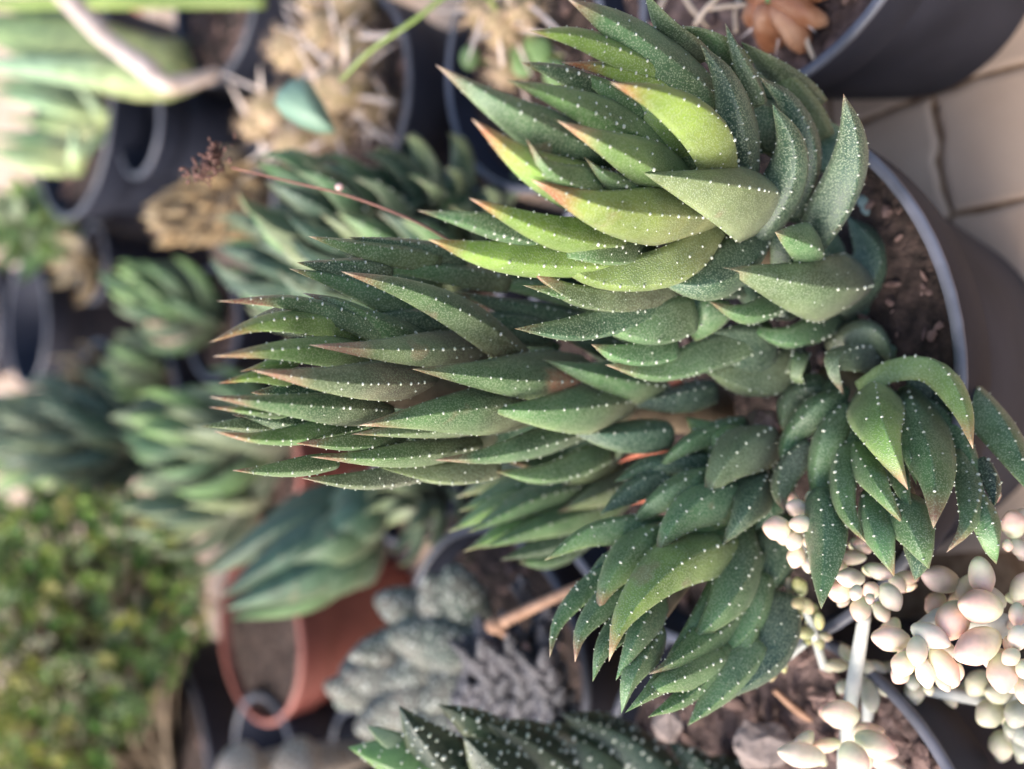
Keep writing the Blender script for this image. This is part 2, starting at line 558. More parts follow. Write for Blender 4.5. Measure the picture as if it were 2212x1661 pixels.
def far_shoot(name, base, tip, n, L, label, styles='g', spread=(34, 4), cat='succulent', group='succulent shoots behind the front pot', w=.33, r0=.35, incurve=.3, seed=0, tub=.8, tipc=.15):
    rng = random.Random(seed)
    if cat == 'succulent': n = int(n * 1.5)
    root = thing(name, base, label, cat, group)
    ax = tip - base
    H = ax.length
    z = ax.normalized()
    x0 = z.orthogonal().normalized()
    az = rng.uniform(0, 360)
    for i in range(n):
        u = (i + .5) / n
        az += 137.5 + rng.uniform(-8, 8)
        out = Matrix.Rotation(math.radians(az), 3, z) @ x0
        an = math.radians(lerp(spread[0], spread[1], u ** .8) + rng.uniform(-6, 6))
        d = z * math.cos(an) + out * math.sin(an)
        nrm = (out * math.cos(an) - z * math.sin(an))
        lat = nrm.cross(d)
        p = z * (H * u * .82) + out * (r0 * (1 - u * .7))
        s = .92 * L / 3.0 * lerp(1.0, .72, u) * rng.uniform(.88, 1.1)
        me = leafset(styles[rng.randrange(len(styles))], w=w, incurve=incurve, tub=tub, tip=tipc)[rng.randrange(3)]
        M = Matrix(((lat.x * s, nrm.x * s, d.x * s, p.x * CM), (lat.y * s, nrm.y * s, d.y * s, p.y * CM),
                    (lat.z * s, nrm.z * s, d.z * s, p.z * CM), (0, 0, 0, 1)))
        link('leaf', me, root, M)
    part('stem', tube([base - z * .5, base, base.lerp(tip, .5), base.lerp(tip, .8)], [r0, r0, r0 * .7, r0 * .35], n=6), M_STEM, root)
    return root
# ------------------------------------------------------------------ pots and soil
def lathe(c, prof, seg=72, close=False):
    V, F = [], []
    for r, z in prof:
        for k in range(seg):
            a = 2 * math.pi * k / seg
            V.append(Vector((c.x + r * math.cos(a), c.y + r * math.sin(a), z)))
    m = len(prof)
    for i in range(m - 1):
        for k in range(seg):
            k2 = (k + 1) % seg
            F.append((i * seg + k, i * seg + k2, (i + 1) * seg + k2, (i + 1) * seg + k))
    F.append(tuple(range(seg - 1, -1, -1)))
    return V, F
def soil_geo(c, r, z, amp=.18, seed=0, step=0.22):
    V, F = [Vector((c.x, c.y, z))], []
    nr = max(5, int(r / step)); seg = 64
    for i in range(1, nr + 1):
        for k in range(seg):
            a = 2 * math.pi * k / seg; rr = r * i / nr
            p = Vector((c.x + rr * math.cos(a), c.y + rr * math.sin(a), 0))
            h = noise.noise(p * 1.1 + Vector((seed, 0, 3))) + .6 * noise.noise(p * 3 + Vector((seed, 4, 1))) + .35 * noise.noise(p * 7)
            V.append(Vector((p.x, p.y, z + amp * h * (1 if i < nr else .3))))
    for k in range(seg):
        F.append((0, 1 + k, 1 + (k + 1) % seg))
    for i in range(nr - 1):
        for k in range(seg):
            k2 = (k + 1) % seg
            F.append((1 + i * seg + k, 1 + (i + 1) * seg + k, 1 + (i + 1) * seg + k2, 1 + i * seg + k2))
    return V, F
def chips_geo(c, r, z, n, size=(.12, .4), seed=0):
    rng = random.Random(seed)
    V, F = [], []
    for i in range(n):
        a = rng.uniform(0, 6.283); rr = r * math.sqrt(rng.random())
        p = Vector((c.x + rr * math.cos(a), c.y + rr * math.sin(a), z + rng.uniform(-.05, .22)))
        s = rng.uniform(*size) * (rng.random() * .7 + .4)
        M = Matrix.Rotation(rng.uniform(0, 6.28), 3, 'Z') @ Matrix.Rotation(rng.uniform(-.6, .6), 3, 'X') @ Matrix.Rotation(rng.uniform(-.5, .5), 3, 'Y')
        A, B, Cc = M @ Vector((s, 0, 0)), M @ Vector((0, s * rng.uniform(.3, .7), 0)), M @ Vector((0, 0, s * rng.uniform(.2, .45)))
        o = len(V)
        vs = [p + A * v.x * rng.uniform(.75, 1.2) + B * v.y * rng.uniform(.75, 1.2) + Cc * v.z for v in ICO_V]
        V += vs; F += [tuple(q + o for q in f) for f in ICO_F]
    return V, F
def pot(name, c, R, z, label, mat=M_POT, group='black nursery pots', collar=1.7, base_z=0.05, soil=True, soil_drop=.9, base_ratio=.74, chips=90,
        lip=.23, seed=0, soilmat=None, cat='flowerpot', chipsize=(.12, .4)):
    root = thing(name, (c.x, c.y, base_z), label, cat, group)
    Rc = R * .955
    r1 = R * .90
    rb = R * base_ratio
    wall = [(rb * .9, base_z + .25), (rb, base_z), (rb + .03, base_z + .05), (r1, z - collar - .18), (r1 + .02, z - collar - .06), (Rc, z - collar),
            (Rc + .03, z - collar + .06), (R, z - .14), (R + .01, z - .05), (R - .05, z), (R - lip + .05, z), (R - lip, z - .06),
            (Rc - lip - .02, z - collar), (r1 - lip, z - collar - .2), (rb - lip * .8, base_z + .3)]
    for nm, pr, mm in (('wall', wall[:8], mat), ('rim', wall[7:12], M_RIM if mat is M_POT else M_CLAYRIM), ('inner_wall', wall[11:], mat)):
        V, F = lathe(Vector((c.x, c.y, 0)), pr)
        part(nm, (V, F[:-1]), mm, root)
    bv, bf = lathe(Vector((c.x, c.y, 0)), [(rb - .05, base_z + .28)], seg=40)
    part('bottom', (bv, bf), mat, root, smooth=False)
    if soil:
        zs = z - soil_drop
        rs = R - lip - .12 - soil_drop * .06
        part('soil', soil_geo(Vector((c.x, c.y, 0)), rs, zs, seed=seed), soilmat or M_SOIL, root)['kind'] = 'stuff'
        if chips:
            part('bark_chips', chips_geo(c, rs - .1, zs, chips, chipsize, seed), M_BARK, root, smooth=False)['kind'] = 'stuff'
    return root
def fit(points, z):
    """circle through pixels taken to lie on the plane at height z"""
    Q = [atZ(x, y, z) for x, y in points]
    n = len(Q)
    # algebraic fit: x^2+y^2 + a x + b y + c = 0
    import numpy as np
    A = np.array([[q.x, q.y, 1] for q in Q]); bb = np.array([-(q.x ** 2 + q.y ** 2) for q in Q])
    s = np.linalg.lstsq(A, bb, rcond=None)[0]
    cx, cy = -s[0] / 2, -s[1] / 2
    return Vector((cx, cy, z)), math.sqrt(max(.01, cx * cx + cy * cy - s[2]))
def fitR(points, z, R):
    """circle of known radius through pixels taken to lie at height z"""
    Q = [atZ(x, y, z) for x, y in points]
    c, _ = fit(points, z)
    for _i in range(400):
        g = Vector((0, 0, 0))
        for q in Q:
            d = c - q; d.z = 0
            g += d.normalized() * (R - d.length)
        c = c + g / len(Q) * .8
    return c

# ================================================================== THE SETTING: paved ground
ground = link('ground', mesh_data('ground', [(-300, -60, -.09), (300, -60, -.09), (300, 420, -.09), (-300, 420, -.09)], [(0, 1, 2, 3)], M_GROUT))
ground['kind'] = 'structure'
def stone_part(poly, inset=.09, seed=0):
    rng = random.Random(seed)
    c = sum(poly, Vector((0, 0, 0))) / len(poly)
    pts = []
    for i, p in enumerate(poly):
        q = poly[(i + 1) % len(poly)]
        k = max(2, int((q - p).length / .7))
        k = min(k, 22)
        for j in range(k):
            pts.append(p.lerp(q, j / k))
    n = len(pts)
    lo, hi = [], []
    for i, p in enumerate(pts):
        t = (pts[(i + 1) % n] - pts[i - 1]); t.z = 0; t.normalize()
        inn = Vector((-t.y, t.x, 0))
        if inn.dot(c - p) < 0: inn = -inn
        w = inset + .05 * noise.noise(p * .9 + Vector((seed, 0, 0))) + .06 * noise.noise(p * 3.1)
        lo.append(p + inn * w); hi.append(p + inn * (w + .14))
    z0, z1, z2 = -.15, -.04, 0.0
    V = [Vector((p.x, p.y, z0)) for p in lo] + [Vector((p.x, p.y, z1)) for p in lo] + [Vector((p.x, p.y, z2)) for p in hi]
    F = []
    for i in range(n):
        j = (i + 1) % n
        F.append((i, j, n + j, n + i)); F.append((n + i, n + j, 2 * n + j, 2 * n + i))
    F.append(tuple(range(2 * n, 3 * n)))
    # keep the winding outward
    a = sum(pts[i].x * pts[(i + 1) % n].y - pts[(i + 1) % n].x * pts[i].y for i in range(n))
    if a < 0: F = [tuple(reversed(f)) for f in F]
    part('paving_stone', (V, F), M_TILE, ground, smooth=False)
J = [(2014, 202)]; L1 = [(1940, 232), (1863, 262), (1797, 288)]
L2 = [(2110, 165), (2212, 140), (2500, 60)]; JU = [(2008, 120), (1990, -700)]
L3 = [(2019, 250), (2031, 300), (2023, 345), (2036, 405)]; K = [(2055, 462)]
L4 = [(2120, 452), (2212, 429), (2500, 390)]; MU = [(1785, 200), (1770, 120), (1740, -700)]
for i, pl in enumerate([J + L2 + [(2500, -700)] + JU[::-1], J + JU + MU[::-1] + L1[::-1], L1[2:] + MU + [(1450, -700), (1450, 430), (1600, 420)],
                        J + L1 + [(1600, 420), (1650, 800), (1960, 620)] + K + L3[::-1], J + L3 + K + L4 + L2[::-1],
                        K + [(1960, 620), (1700, 1200), (2500, 1200)] + L4[::-1]]):
    stone_part([atZ(x, y, 0) for x, y in pl], seed=i)
rg = random.Random(5)
GX = [[Vector((-66 + 13 * i + rg.uniform(-3, 3), 25 + 12.5 * j + rg.uniform(-2.5, 2.5), 0)) for i in range(12)] for j in range(9)]
for j in range(8):
    for i in range(11):
        stone_part([GX[j][i], GX[j][i + 1], GX[j + 1][i + 1], GX[j + 1][i]], inset=.2, seed=20 + j * 12 + i)

# ================================================================== POTS
c0 = fitR([(1868, 310), (1944, 395), (2006, 518), (2041, 578), (2079, 675), (2084, 756)], 8.5, 6.0)
pot('flowerpot', c0, 6.0, 8.5, 'wide black plastic pot at the front holding the tall green succulent shoots', soil_drop=.9, chips=420, chipsize=(.05, .3), collar=1.6, seed=1, base_ratio=.7)
c1 = fitR([(1736, 165), (1809, 111), (1858, 65), (1903, 0)], 8.0, 4.7)
pot('flowerpot', c1, 4.7, 8.0, 'black pot on bare tiles with a small orange cactus in it', soil_drop=.7, chips=260, collar=1.5, seed=2, base_ratio=.66, soilmat=M_SOIL2)
c2 = fitR([(996, 0), (953, 121), (967, 243), (999, 324), (1034, 378)], 7.6, 4.0)
pot('flowerpot', c2, 4.0, 7.6, 'black pot behind the yellowish rosette with brown cactus stubs', chips=140, seed=3, soil_drop=.8)
c3 = fitR([(834, 0), (864, 54), (883, 121), (880, 189), (872, 270)], 6.8, 3.7)
pot('flowerpot', c3, 3.7, 6.8, 'black pot crowded with tan paper spined cactus', seed=4, soil_drop=.7)
c4 = fitR([(553, 13), (526, 81), (494, 135), (445, 194)], 6.8, 4.0)
pot('flowerpot', c4, 4.0, 6.8, 'black pot of tan soil under the bent pale twig', seed=5, soil_drop=.5, chips=160)
c5 = atZ(296, 262, 8.5)
pot('flowerpot', c5, 2.5, 8.5, 'empty black pot nested beside the aloe pot', soil=False, collar=1.2, seed=6)
c6 = atZ(150, 225, 9.2)
pot('flowerpot', c6, 5.6, 9.2, 'broad black pot with the small tufted aloe', seed=7, soil_drop=1.0)
c7 = atZ(75, 485, 6.6)
pot('flowerpot', c7, 2.0, 6.6, 'small black pot of pale green rosettes near the aloe', seed=8, soil_drop=.4)
c8 = atZ(55, 695, 6.5)
pot('flowerpot', atZ(-42, 690, 7), 3.9, 7.0, 'black pot cut by the picture edge behind the round open one', seed=19, soil=True, chips=0)
pot('flowerpot', c8, 4.0, 6.5, 'round black pot with a pale open rim beyond the shoots', seed=9, soil_drop=3.4, chips=30)
c11 = fitR([(875, 1302), (899, 1240), (931, 1180), (1188, 1240), (1223, 1307), (1255, 1402), (1280, 1510)], 7.0, 4.2)
pot('flowerpot', c11, 4.2, 7.0, 'black pot of brown soil with grey dotted succulents', seed=10, soil_drop=.9, chips=160)
c13 = fitR([(1331, 1496), (1315, 1572), (1930, 1494), (1971, 1545), (2025, 1613), (2063, 1661)], 8.0, 4.9)
pot('flowerpot', c13, 4.9, 8.0, 'black pot of bark chips below the pale bead leaved sedum', seed=11, soil_drop=.55, chips=520, chipsize=(.12, .5), soilmat=M_SOIL2)
cT = atZ(556, 1375, 6.5)
pot('flowerpot', cT, 3.5, 6.5, 'terracotta coloured plastic pot behind the dark leaning shoot', mat=M_CLAY, group=None, seed=12, soil_drop=.35, chips=0, collar=1.5)
cA = atZ(566, 1640, 6.5)
pot('flowerpot', cA, 2.6, 6.5, 'small empty black pot next to the terracotta pot', soil=False, seed=13)
cB = atZ(775, 1650, 6.5)
pot('flowerpot', cB, 2.0, 6.5, 'smallest black pot beside the dark warty rosette with ball cactus', soil_drop=1.2, chips=0, seed=14)
for x_, y_, R_, z_, lb_, mt_ in ((3.2, 26.2, 3.3, 7.5, 'black pot packed with bluish green columns behind the biggest rosette', 0), (-3.2, 27.9, 1.4, 6.3, 'tiny black pot of the little pale striped rosette', 0),
        (-4.0, 31.3, 1.7, 5.4, 'small black pot of the dark closed bud', 0), (-3.3, 37.7, 2.3, 6.8, 'pinkish plastic pot under the pale minty rosette', 1),
        (2.6, 42.9, 2.5, 6.8, 'black pot of the green shoot near the round open pot', 0), (7.6, 39.9, 2.2, 6.6, 'black pot of the dead tan scaly stem', 0),
        (-1.2, 50.1, 3.2, 6.5, 'black pot of the very long bluish column', 0), (-.6, 57.5, 3.0, 6.4, 'black pot of the light green column far behind', 0),
        (6.6, 58.5, 2.2, 6.4, 'black pot of the dead tan rosette', 0)):
    pot('flowerpot', Vector((x_, y_, z_)), R_, z_, lb_, mat=M_CLAY if mt_ else M_POT, group=None if mt_ else 'black nursery pots', soil_drop=.5, chips=60, collar=1.1, seed=int(y_))
c14 = atZ(330, 1640, 6.3)
pot('flowerpot', c14, 6.2, 6.3, 'dark pot underneath the bushy green shrub', seed=15, soil_drop=.5)

# ================================================================== FRONT POT: the tall column
A = Shoot('succulent_shoot', (1490, 885, 23.0), (468, 815, 16.4), 'tallest upright column of keeled green leaves with red tips in the front pot', radii=(.6, 1.55, 1.5), seed=3)
A.stem(.5, .25)
L = A.leaf
# style, width, [tip .. base are written base -> tip]
L('d', 50, [(1000, 560), (870, 535), (752, 512)], .45, .2, .3)
L('g', 56, [(940, 562), (790, 540), (665, 510)], .6, .35, .3)
L('g', 56, [(1090, 610), (918, 583), (788, 584)], .6, .25, .6)
L('g', 40, [(840, 588), (756, 574), (680, 566)], .6, .4, .5)
L('d', 44, [(800, 600), (720, 580), (640, 567)], .3, .3, .3)
L('g', 54, [(900, 680), (735, 612), (624, 580)], .7, .35, .2)
L('g', 60, [(1360, 680), (1200, 632), (1037, 612)], .9, .3, .3)
L('d', 58, [(1270, 700), (1110, 668), (983, 629)], .9, .2, .2)
L('g', 50, [(900, 765), (800, 712), (640, 656), (468, 650)], .82, .6, .3, keel=.2)
L('l', 58, [(810, 728), (690, 698), (560, 700), (452, 740)], .78, .55, .1)
L('g', 66, [(930, 745), (820, 705), (730, 656), (652, 632)], .95, .4, .3, keel=-.1)
L('g', 84, [(1125, 775, .45), (1010, 690, 1.15), (880, 628, 1.5), (736, 586, 1.6)], 1.08, .4, .8, keel=-.3)
L('l', 62, [(800, 765), (620, 757), (459, 770)], .9, .55, .35)
L('l', 26, [(640, 780), (575, 788), (518, 803)], .7, .5, .2)
L('y', 36, [(640, 815), (560, 812), (471, 828)], .7, .5, .0)
L('k', 74, [(1040, 752), (840, 757), (667, 745)], 1.06, .55, .85, keel=-.25)
L('k', 78, [(920, 818), (735, 822), (544, 800)], 1.02, .55, .95, keel=-.2)
L('g', 64, [(830, 890), (640, 876), (451, 857)], .92, .5, .6, keel=.25)
L('l', 30, [(640, 890), (540, 886), (450, 879)], .8, .55, .2)
L('g', 100, [(1265, 812), (1070, 812), (888, 797)], 1.12, .3, .75, keel=-.35, ns=30, spots=((.32, 0, .12, .55, (.42, .20, .13)),))
L('g', 84, [(1440, 838), (1290, 812), (1169, 775)], 1.12, .2, .6, keel=-.2)
L('g', 98, [(1150, 876), (940, 896), (775, 919)], 1.08, .4, .8, keel=.3)
L('k', 60, [(1080, 900), (900, 925), (757, 938)], .85, .35, .6)
L('g', 98, [(1345, 872), (1185, 890), (1045, 884)], 1.12, .15, .7, keel=.2)
L('l', 52, [(800, 905), (660, 936), (550, 945), (460, 931)], .85, .55, .3)
L('k', 40, [(600, 915), (510, 916), (432, 921)], .3, .2, .2)
L('g', 56, [(890, 935), (750, 955), (626, 956)], .8, .55, .6)
L('g', 66, [(1020, 960), (840, 985), (670, 987)], .9, .45, .6, keel=.35)
L('g', 68, [(1260, 925), (1070, 980), (937, 994)], .98, .4, .5, keel=.25)
L('g', 46, [(720, 998), (590, 1014), (501, 1016)], .55, .5, .1)
L('k', 52, [(930, 1015), (780, 1037), (651, 1033)], .55, .4, .5)
L('k', 56, [(1070, 1010), (945, 1022), (820, 1010)], .5, .0, .4)
L('g', 62, [(1310, 975), (1180, 1022), (1066, 1018)], .7, .3, .2)
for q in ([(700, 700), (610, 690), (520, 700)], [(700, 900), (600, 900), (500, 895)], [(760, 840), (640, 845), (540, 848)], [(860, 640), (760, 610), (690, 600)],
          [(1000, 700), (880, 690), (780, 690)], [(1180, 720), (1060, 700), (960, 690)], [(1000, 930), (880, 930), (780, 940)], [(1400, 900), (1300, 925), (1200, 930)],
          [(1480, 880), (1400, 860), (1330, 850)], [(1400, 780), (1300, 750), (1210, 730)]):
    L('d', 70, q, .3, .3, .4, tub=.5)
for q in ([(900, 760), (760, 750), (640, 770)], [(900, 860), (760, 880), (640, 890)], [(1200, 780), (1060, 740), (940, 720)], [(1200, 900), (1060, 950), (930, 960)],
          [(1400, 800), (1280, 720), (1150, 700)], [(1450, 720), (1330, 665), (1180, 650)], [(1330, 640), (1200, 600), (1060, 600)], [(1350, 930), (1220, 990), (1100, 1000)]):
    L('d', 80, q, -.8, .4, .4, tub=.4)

# ================================================================== FRONT POT: the near rosette
Bq = Shoot('succulent_shoot', (1730, 600, 21.2), (1150, 330, 16.4), 'biggest yellow green rosette leaning towards the black pot on the tiles', radii=(.55, 1.5, 1.3), seed=8, wf=1.38, bl=1.6, tsize=1.1, midp=.4)
Bq.stem(.55, .3)
L = Bq.leaf
L('k', 60, [(1760, 230), (1670, 150), (1600, 90)], -.3, .0, .4)
L('d', 58, [(1660, 330), (1650, 220), (1585, 110)], -.1, .1, .4)
L('d', 38, [(1640, 220, .6), (1592, 120, .6), (1566, 48, .4)], 0, .25, .2)
L('k', 50, [(1520, 130), (1445, 66), (1390, -20)], -.1, .1, .9)
L('g', 62, [(1600, 150), (1520, 85), (1460, 57)], -.3, .1, .3)
L('g', 104, [(1530, 215), (1350, 75), (1225, -4)], .15, .35, .2, keel=-.4)
L('y', 62, [(1440, 165), (1262, 88), (1142, 66)], .5, .35, .0, keel=-.35)
L('d', 42, [(1290, 190), (1193, 154), (1125, 135)], .2, .3, .0)
L('d', 76, [(1608, 375, .8), (1590, 265, 1.1), (1562, 168, 1.1), (1512, 94, .9)], .55, .1, .3)
L('g', 92, [(1290, 350), (1100, 245), (940, 139)], .6, .35, .0)
L('y', 92, [(1360, 445), (1160, 365), (1018, 256)], .75, .5, .0)
L('l', 82, [(1440, 320), (1240, 225), (1093, 172)], .75, .2, .0, keel=-.5)
L('g', 66, [(1430, 310), (1323, 205), (1235, 150)], .6, .0, .2)
L('y', 54, [(1560, 240), (1345, 160), (1212, 134)], .95, .5, .3, keel=-.2)
L('g', 78, [(1340, 425), (1195, 375), (1135, 297)], .95, .3, .0)
L('d', 40, [(1420, 300), (1310, 251), (1223, 238)], .9, .35, .0)
L('g', 54, [(1390, 430), (1310, 385), (1261, 338)], 1.0, .2, .0)
L('l', 66, [(1500, 385), (1410, 260), (1340, 190)], 1.0, .0, .1)
L('l', 96, [(1490, 405), (1330, 322), (1201, 259)], 1.12, .45, .15, keel=-.35)
L('y', 96, [(1548, 385, 1.0), (1512, 285, 1.8), (1425, 218, 2.1), (1318, 178, 2.0)], 1.25, .4, .35, keel=.35)
L('g', 60, [(1170, 510), (1026, 478), (900, 454)], .55, .35, .0)
L('y', 78, [(1360, 522), (1190, 498), (1012, 427)], .8, .4, .2, keel=.3)
L('y', 86, [(1310, 560), (1085, 552), (925, 517)], .7, .35, .1, keel=.3)
L('o', 108, [(1520, 470), (1310, 455), (1146, 387)], 1.1, .45, .45, keel=.3)
L('g', 56, [(1400, 535), (1280, 550), (1180, 545)], .9, .1, .4)
L('t', 128, [(1640, 455), (1555, 425), (1390, 374)], 1.45, .0, .3, keel=.3)
L('g', 50, [(1440, 650), (1300, 645), (1129, 616)], .8, .35, .1)
L('k', 60, [(1450, 640), (1260, 640), (1142, 582)], 1.0, .45, .5, keel=-.2)
L('o', 76, [(1540, 480), (1455, 570), (1290, 590), (1147, 521)], 1.15, .5, .4, keel=-.25)
L('d', 64, [(1420, 650), (1260, 705), (1111, 710)], .95, .3, .0, tub=1.0)
L('g', 56, [(1450, 755), (1350, 765), (1277, 744)], .9, .4, .0)
L('g', 92, [(1480, 680), (1380, 700), (1283, 693)], 1.1, .4, .3)
L('d', 96, [(1625, 520), (1530, 610), (1412, 606)], 1.15, .1, .3)
L('g', 84, [(1530, 640), (1516, 690), (1501, 740)], 1.25, .25, .0)
L('g', 70, [(1655, 720), (1530, 762), (1420, 798), (1307, 788)], 1.15, .45, .3, keel=-.3)
L('g', 66, [(1690, 640), (1606, 676), (1531, 651)], 1.2, .3, .2)
L('k', 88, [(1720, 770), (1640, 812), (1523, 802)], 1.0, .0, .2)
L('g', 66, [(1795, 685), (1700, 728), (1612, 705)], 1.25, .0, .3)
L('k', 118, [(1830, 615), (1740, 622), (1561, 578)], 1.4, .25, .6, keel=.25)
L('d', 66, [(1704, 470, .7), (1738, 336, 1.1), (1704, 227, 1.1), (1640, 165, 1.0)], .5, .1, .3)
L('d', 80, [(1622, 512, .8), (1690, 400, 1.5), (1706, 310, 1.75), (1668, 223, 1.7)], .95, .0, .3)
L('d', 70, [(1770, 370), (1790, 300), (1765, 255)], -.2, .1, .4)
L('k', 66, [(1770, 300), (1700, 190), (1640, 110)], -.5, .0, .4)
L('d', 82, [(1755, 515, 1.3), (1822, 385, 2.3), (1838, 290, 2.9), (1822, 202, 3.2)], 1.15, .25, .2, keel=.2)
L('d', 100, [(1800, 670), (1885, 560), (1830, 465)], .5, .0, .4)
L('d', 90, [(1720, 640), (1690, 540), (1660, 470)], .9, .0, .3)
L('g', 78, [(1705, 560, .9), (1735, 530, 1.9), (1674, 501, 2.5)], 1.2, .3, .4)
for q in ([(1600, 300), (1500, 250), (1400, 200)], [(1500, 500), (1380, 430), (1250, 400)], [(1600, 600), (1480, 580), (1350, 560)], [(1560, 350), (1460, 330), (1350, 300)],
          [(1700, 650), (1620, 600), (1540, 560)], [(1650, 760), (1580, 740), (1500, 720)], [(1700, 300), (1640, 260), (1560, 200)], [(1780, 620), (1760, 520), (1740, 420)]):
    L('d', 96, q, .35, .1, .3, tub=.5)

# ================================================================== FRONT POT: the rosette hanging over the rim
Cq = Shoot('succulent_shoot', (1830, 830, 21.0), (1960, 1120, 18.3), 'rosette of hooked leaves hanging over the rim onto pale bead leaves', radii=(.45, 1.35, .9), seed=15, wf=1.16, bl=1.9, tsize=1.15, midp=.45)
Cq.stem(.5, .3)
L = Cq.leaf
L('d', 58, [(1820, 690), (1920, 664), (1992, 722)], -.2, .0, .5)
L('k', 62, [(1755, 835), (1708, 872), (1690, 930)], .3, .1, .3)
L('d', 64, [(2041, 775), (2098, 788), (2118, 852)], -.2, .1, .4)
L('g', 50, [(1885, 790), (1940, 752), (2020, 750), (2059, 797)], .5, .3, .1)
L('n', 44, [(2120, 1000), (2140, 1040), (2148, 1094)], .0, .0, .0)
L('g', 94, [(2060, 830), (2160, 940), (2240, 1080)], .35, .1, .2)
L('g', 92, [(1771, 1080), (1787, 1175), (1774, 1316)], .35, .15, .0, keel=-.4)
L('g', 62, [(2110, 1080), (2135, 1150), (2152, 1219)], .4, .2, .1)
L('d', 52, [(1980, 1160), (1985, 1210), (1976, 1255)], .0, .25, .0)
L('g', 84, [(1890, 1080), (1906, 1169), (1932, 1246)], .45, .3, .0)
L('g', 96, [(1950, 1090), (1984, 1165), (2007, 1230)], .5, .1, .0)
L('k', 64, [(1750, 970), (1704, 1018), (1688, 1065), (1694, 1104)], .6, .4, .2)
L('g', 66, [(2065, 985), (2094, 1060), (2088, 1135), (2044, 1194)], .75, .4, .2)
L('g', 66, [(1843, 950), (1822, 1035), (1832, 1110), (1877, 1178)], .85, .4, .2)
L('g', 44, [(1930, 980), (1950, 1060), (1976, 1131)], .7, .0, .0)
L('g', 66, [(1850, 970), (1900, 1056), (1956, 1138)], .95, .3, .1)
L('g', 48, [(1950, 930), (1965, 990), (1980, 1047)], .9, .0, .0)
L('g', 66, [(1830, 890), (1788, 955), (1772, 1045), (1798, 1124)], 1.0, .45, .2)
L('g', 58, [(1825, 855), (1760, 892), (1706, 955), (1698, 1032)], 1.1, .45, .2)
L('g', 58, [(1900, 858), (2020, 895), (2095, 1000), (2082, 1097)], 1.05, .35, .3)
L('g', 116, [(1965, 872), (1995, 955), (2022, 1040), (2016, 1142)], 1.2, .4, .25, keel=.2)
L('l', 112, [(1885, 855), (1905, 945), (1962, 1059)], 1.35, .35, .55, keel=-.2)
L('k', 62, [(1793, 756), (1866, 720), (1905, 745), (1922, 792)], .95, .25, .4)
L('k', 72, [(1880, 775), (1800, 785), (1821, 852)], 1.25, .3, .6)
L('l', 66, [(1863, 846, .9), (1935, 806, 1.3), (2020, 808, 1.5), (2076, 880, 1.6), (2102, 970, 1.5)], 1.5, .35, .2)
L('k', 52, [(1728, 775), (1722, 800), (1738, 830)], 1.2, .25, .3)
L('d', 62, [(1790, 850), (1745, 840), (1700, 860)], .4, .1, .3)
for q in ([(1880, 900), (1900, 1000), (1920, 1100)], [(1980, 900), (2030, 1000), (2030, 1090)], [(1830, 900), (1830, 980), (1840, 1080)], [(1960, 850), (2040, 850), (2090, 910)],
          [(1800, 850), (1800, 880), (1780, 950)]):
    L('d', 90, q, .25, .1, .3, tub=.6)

# ================================================================== FRONT POT: the lower rosette
Dq = Shoot('succulent_shoot', (1640, 960, 21.6), (1330, 1430, 19.0), 'spreading green rosette between the column and the pot of bark chips', radii=(.5, 1.4, 1.1), seed=21, wf=1.25, bl=1.55, tsize=1.15, midp=.45)
Dq.stem(.5, .3)
L = Dq.leaf
L('d', 58, [(1540, 845), (1445, 866), (1343, 872)], .9, .0, .2, tub=1.0)
L('d', 66, [(1445, 938), (1323, 945), (1227, 932)], .7, .1, .1)
L('g', 54, [(1600, 918), (1485, 962), (1411, 1021)], 1.0, .3, .2)
L('d', 58, [(1520, 1020), (1404, 1010), (1328, 1040)], .5, .0, .1)
L('d', 56, [(1440, 1035), (1370, 1060), (1296, 1112)], .3, .0, .1)
L('d', 60, [(1560, 1010), (1470, 1000), (1380, 1030)], .4, .0, .1)
L('g', 74, [(1560, 1035), (1445, 1072), (1354, 1138)], .85, .1, .1)
L('g', 60, [(1440, 1140), (1283, 1155), (1175, 1211)], .75, .25, .0, keel=.3)
L('k', 102, [(1650, 955), (1592, 985), (1548, 1030), (1523, 1092)], 1.15, .3, .4)
L('d', 84, [(1640, 1040), (1606, 1112), (1557, 1181)], 1.1, .1, .1)
L('d', 72, [(1690, 1030), (1665, 1090), (1625, 1152)], .6, .0, .2)
L('g', 94, [(1590, 1075), (1510, 1095), (1448, 1145), (1415, 1213)], 1.1, .35, .1)
L('d', 32, [(1350, 1195), (1310, 1212), (1266, 1246)], .2, .3, .0)
L('g', 50, [(1375, 1210), (1272, 1270), (1206, 1345), (1187, 1421)], .6, .4, .0)
L('g', 66, [(1405, 1250), (1312, 1302), (1256, 1365), (1242, 1431)], .7, .4, .0)
L('g', 88, [(1430, 1155), (1365, 1200), (1312, 1265), (1289, 1330)], .95, .4, .0)
L('g', 50, [(1360, 1335), (1304, 1400), (1280, 1473)], .6, .15, .0)
L('l', 110, [(1570, 1180), (1445, 1225), (1348, 1330), (1315, 1430)], 1.15, .35, .25, keel=-.3)
L('g', 106, [(1592, 1155), (1592, 1240), (1548, 1325), (1489, 1391)], 1.15, .3, .3, keel=.1)
L('g', 86, [(1610, 1285), (1545, 1362), (1468, 1420), (1401, 1457)], 1.0, .4, .2, keel=.2)
L('g', 64, [(1415, 1370), (1363, 1460), (1342, 1542)], .75, .0, .0)
L('g', 46, [(1460, 1440), (1400, 1498), (1350, 1540)], .7, .0, .0)
L('g', 76, [(1545, 1420), (1445, 1470), (1378, 1506)], .8, .15, .0)
L('g', 56, [(1565, 1400), (1480, 1500), (1399, 1550)], .85, .15, .0)
L('g', 80, [(1630, 1395), (1545, 1495), (1485, 1568)], .85, .1, .0)
L('g', 66, [(1620, 1300), (1590, 1420), (1545, 1500)], 1.0, .0, .1)
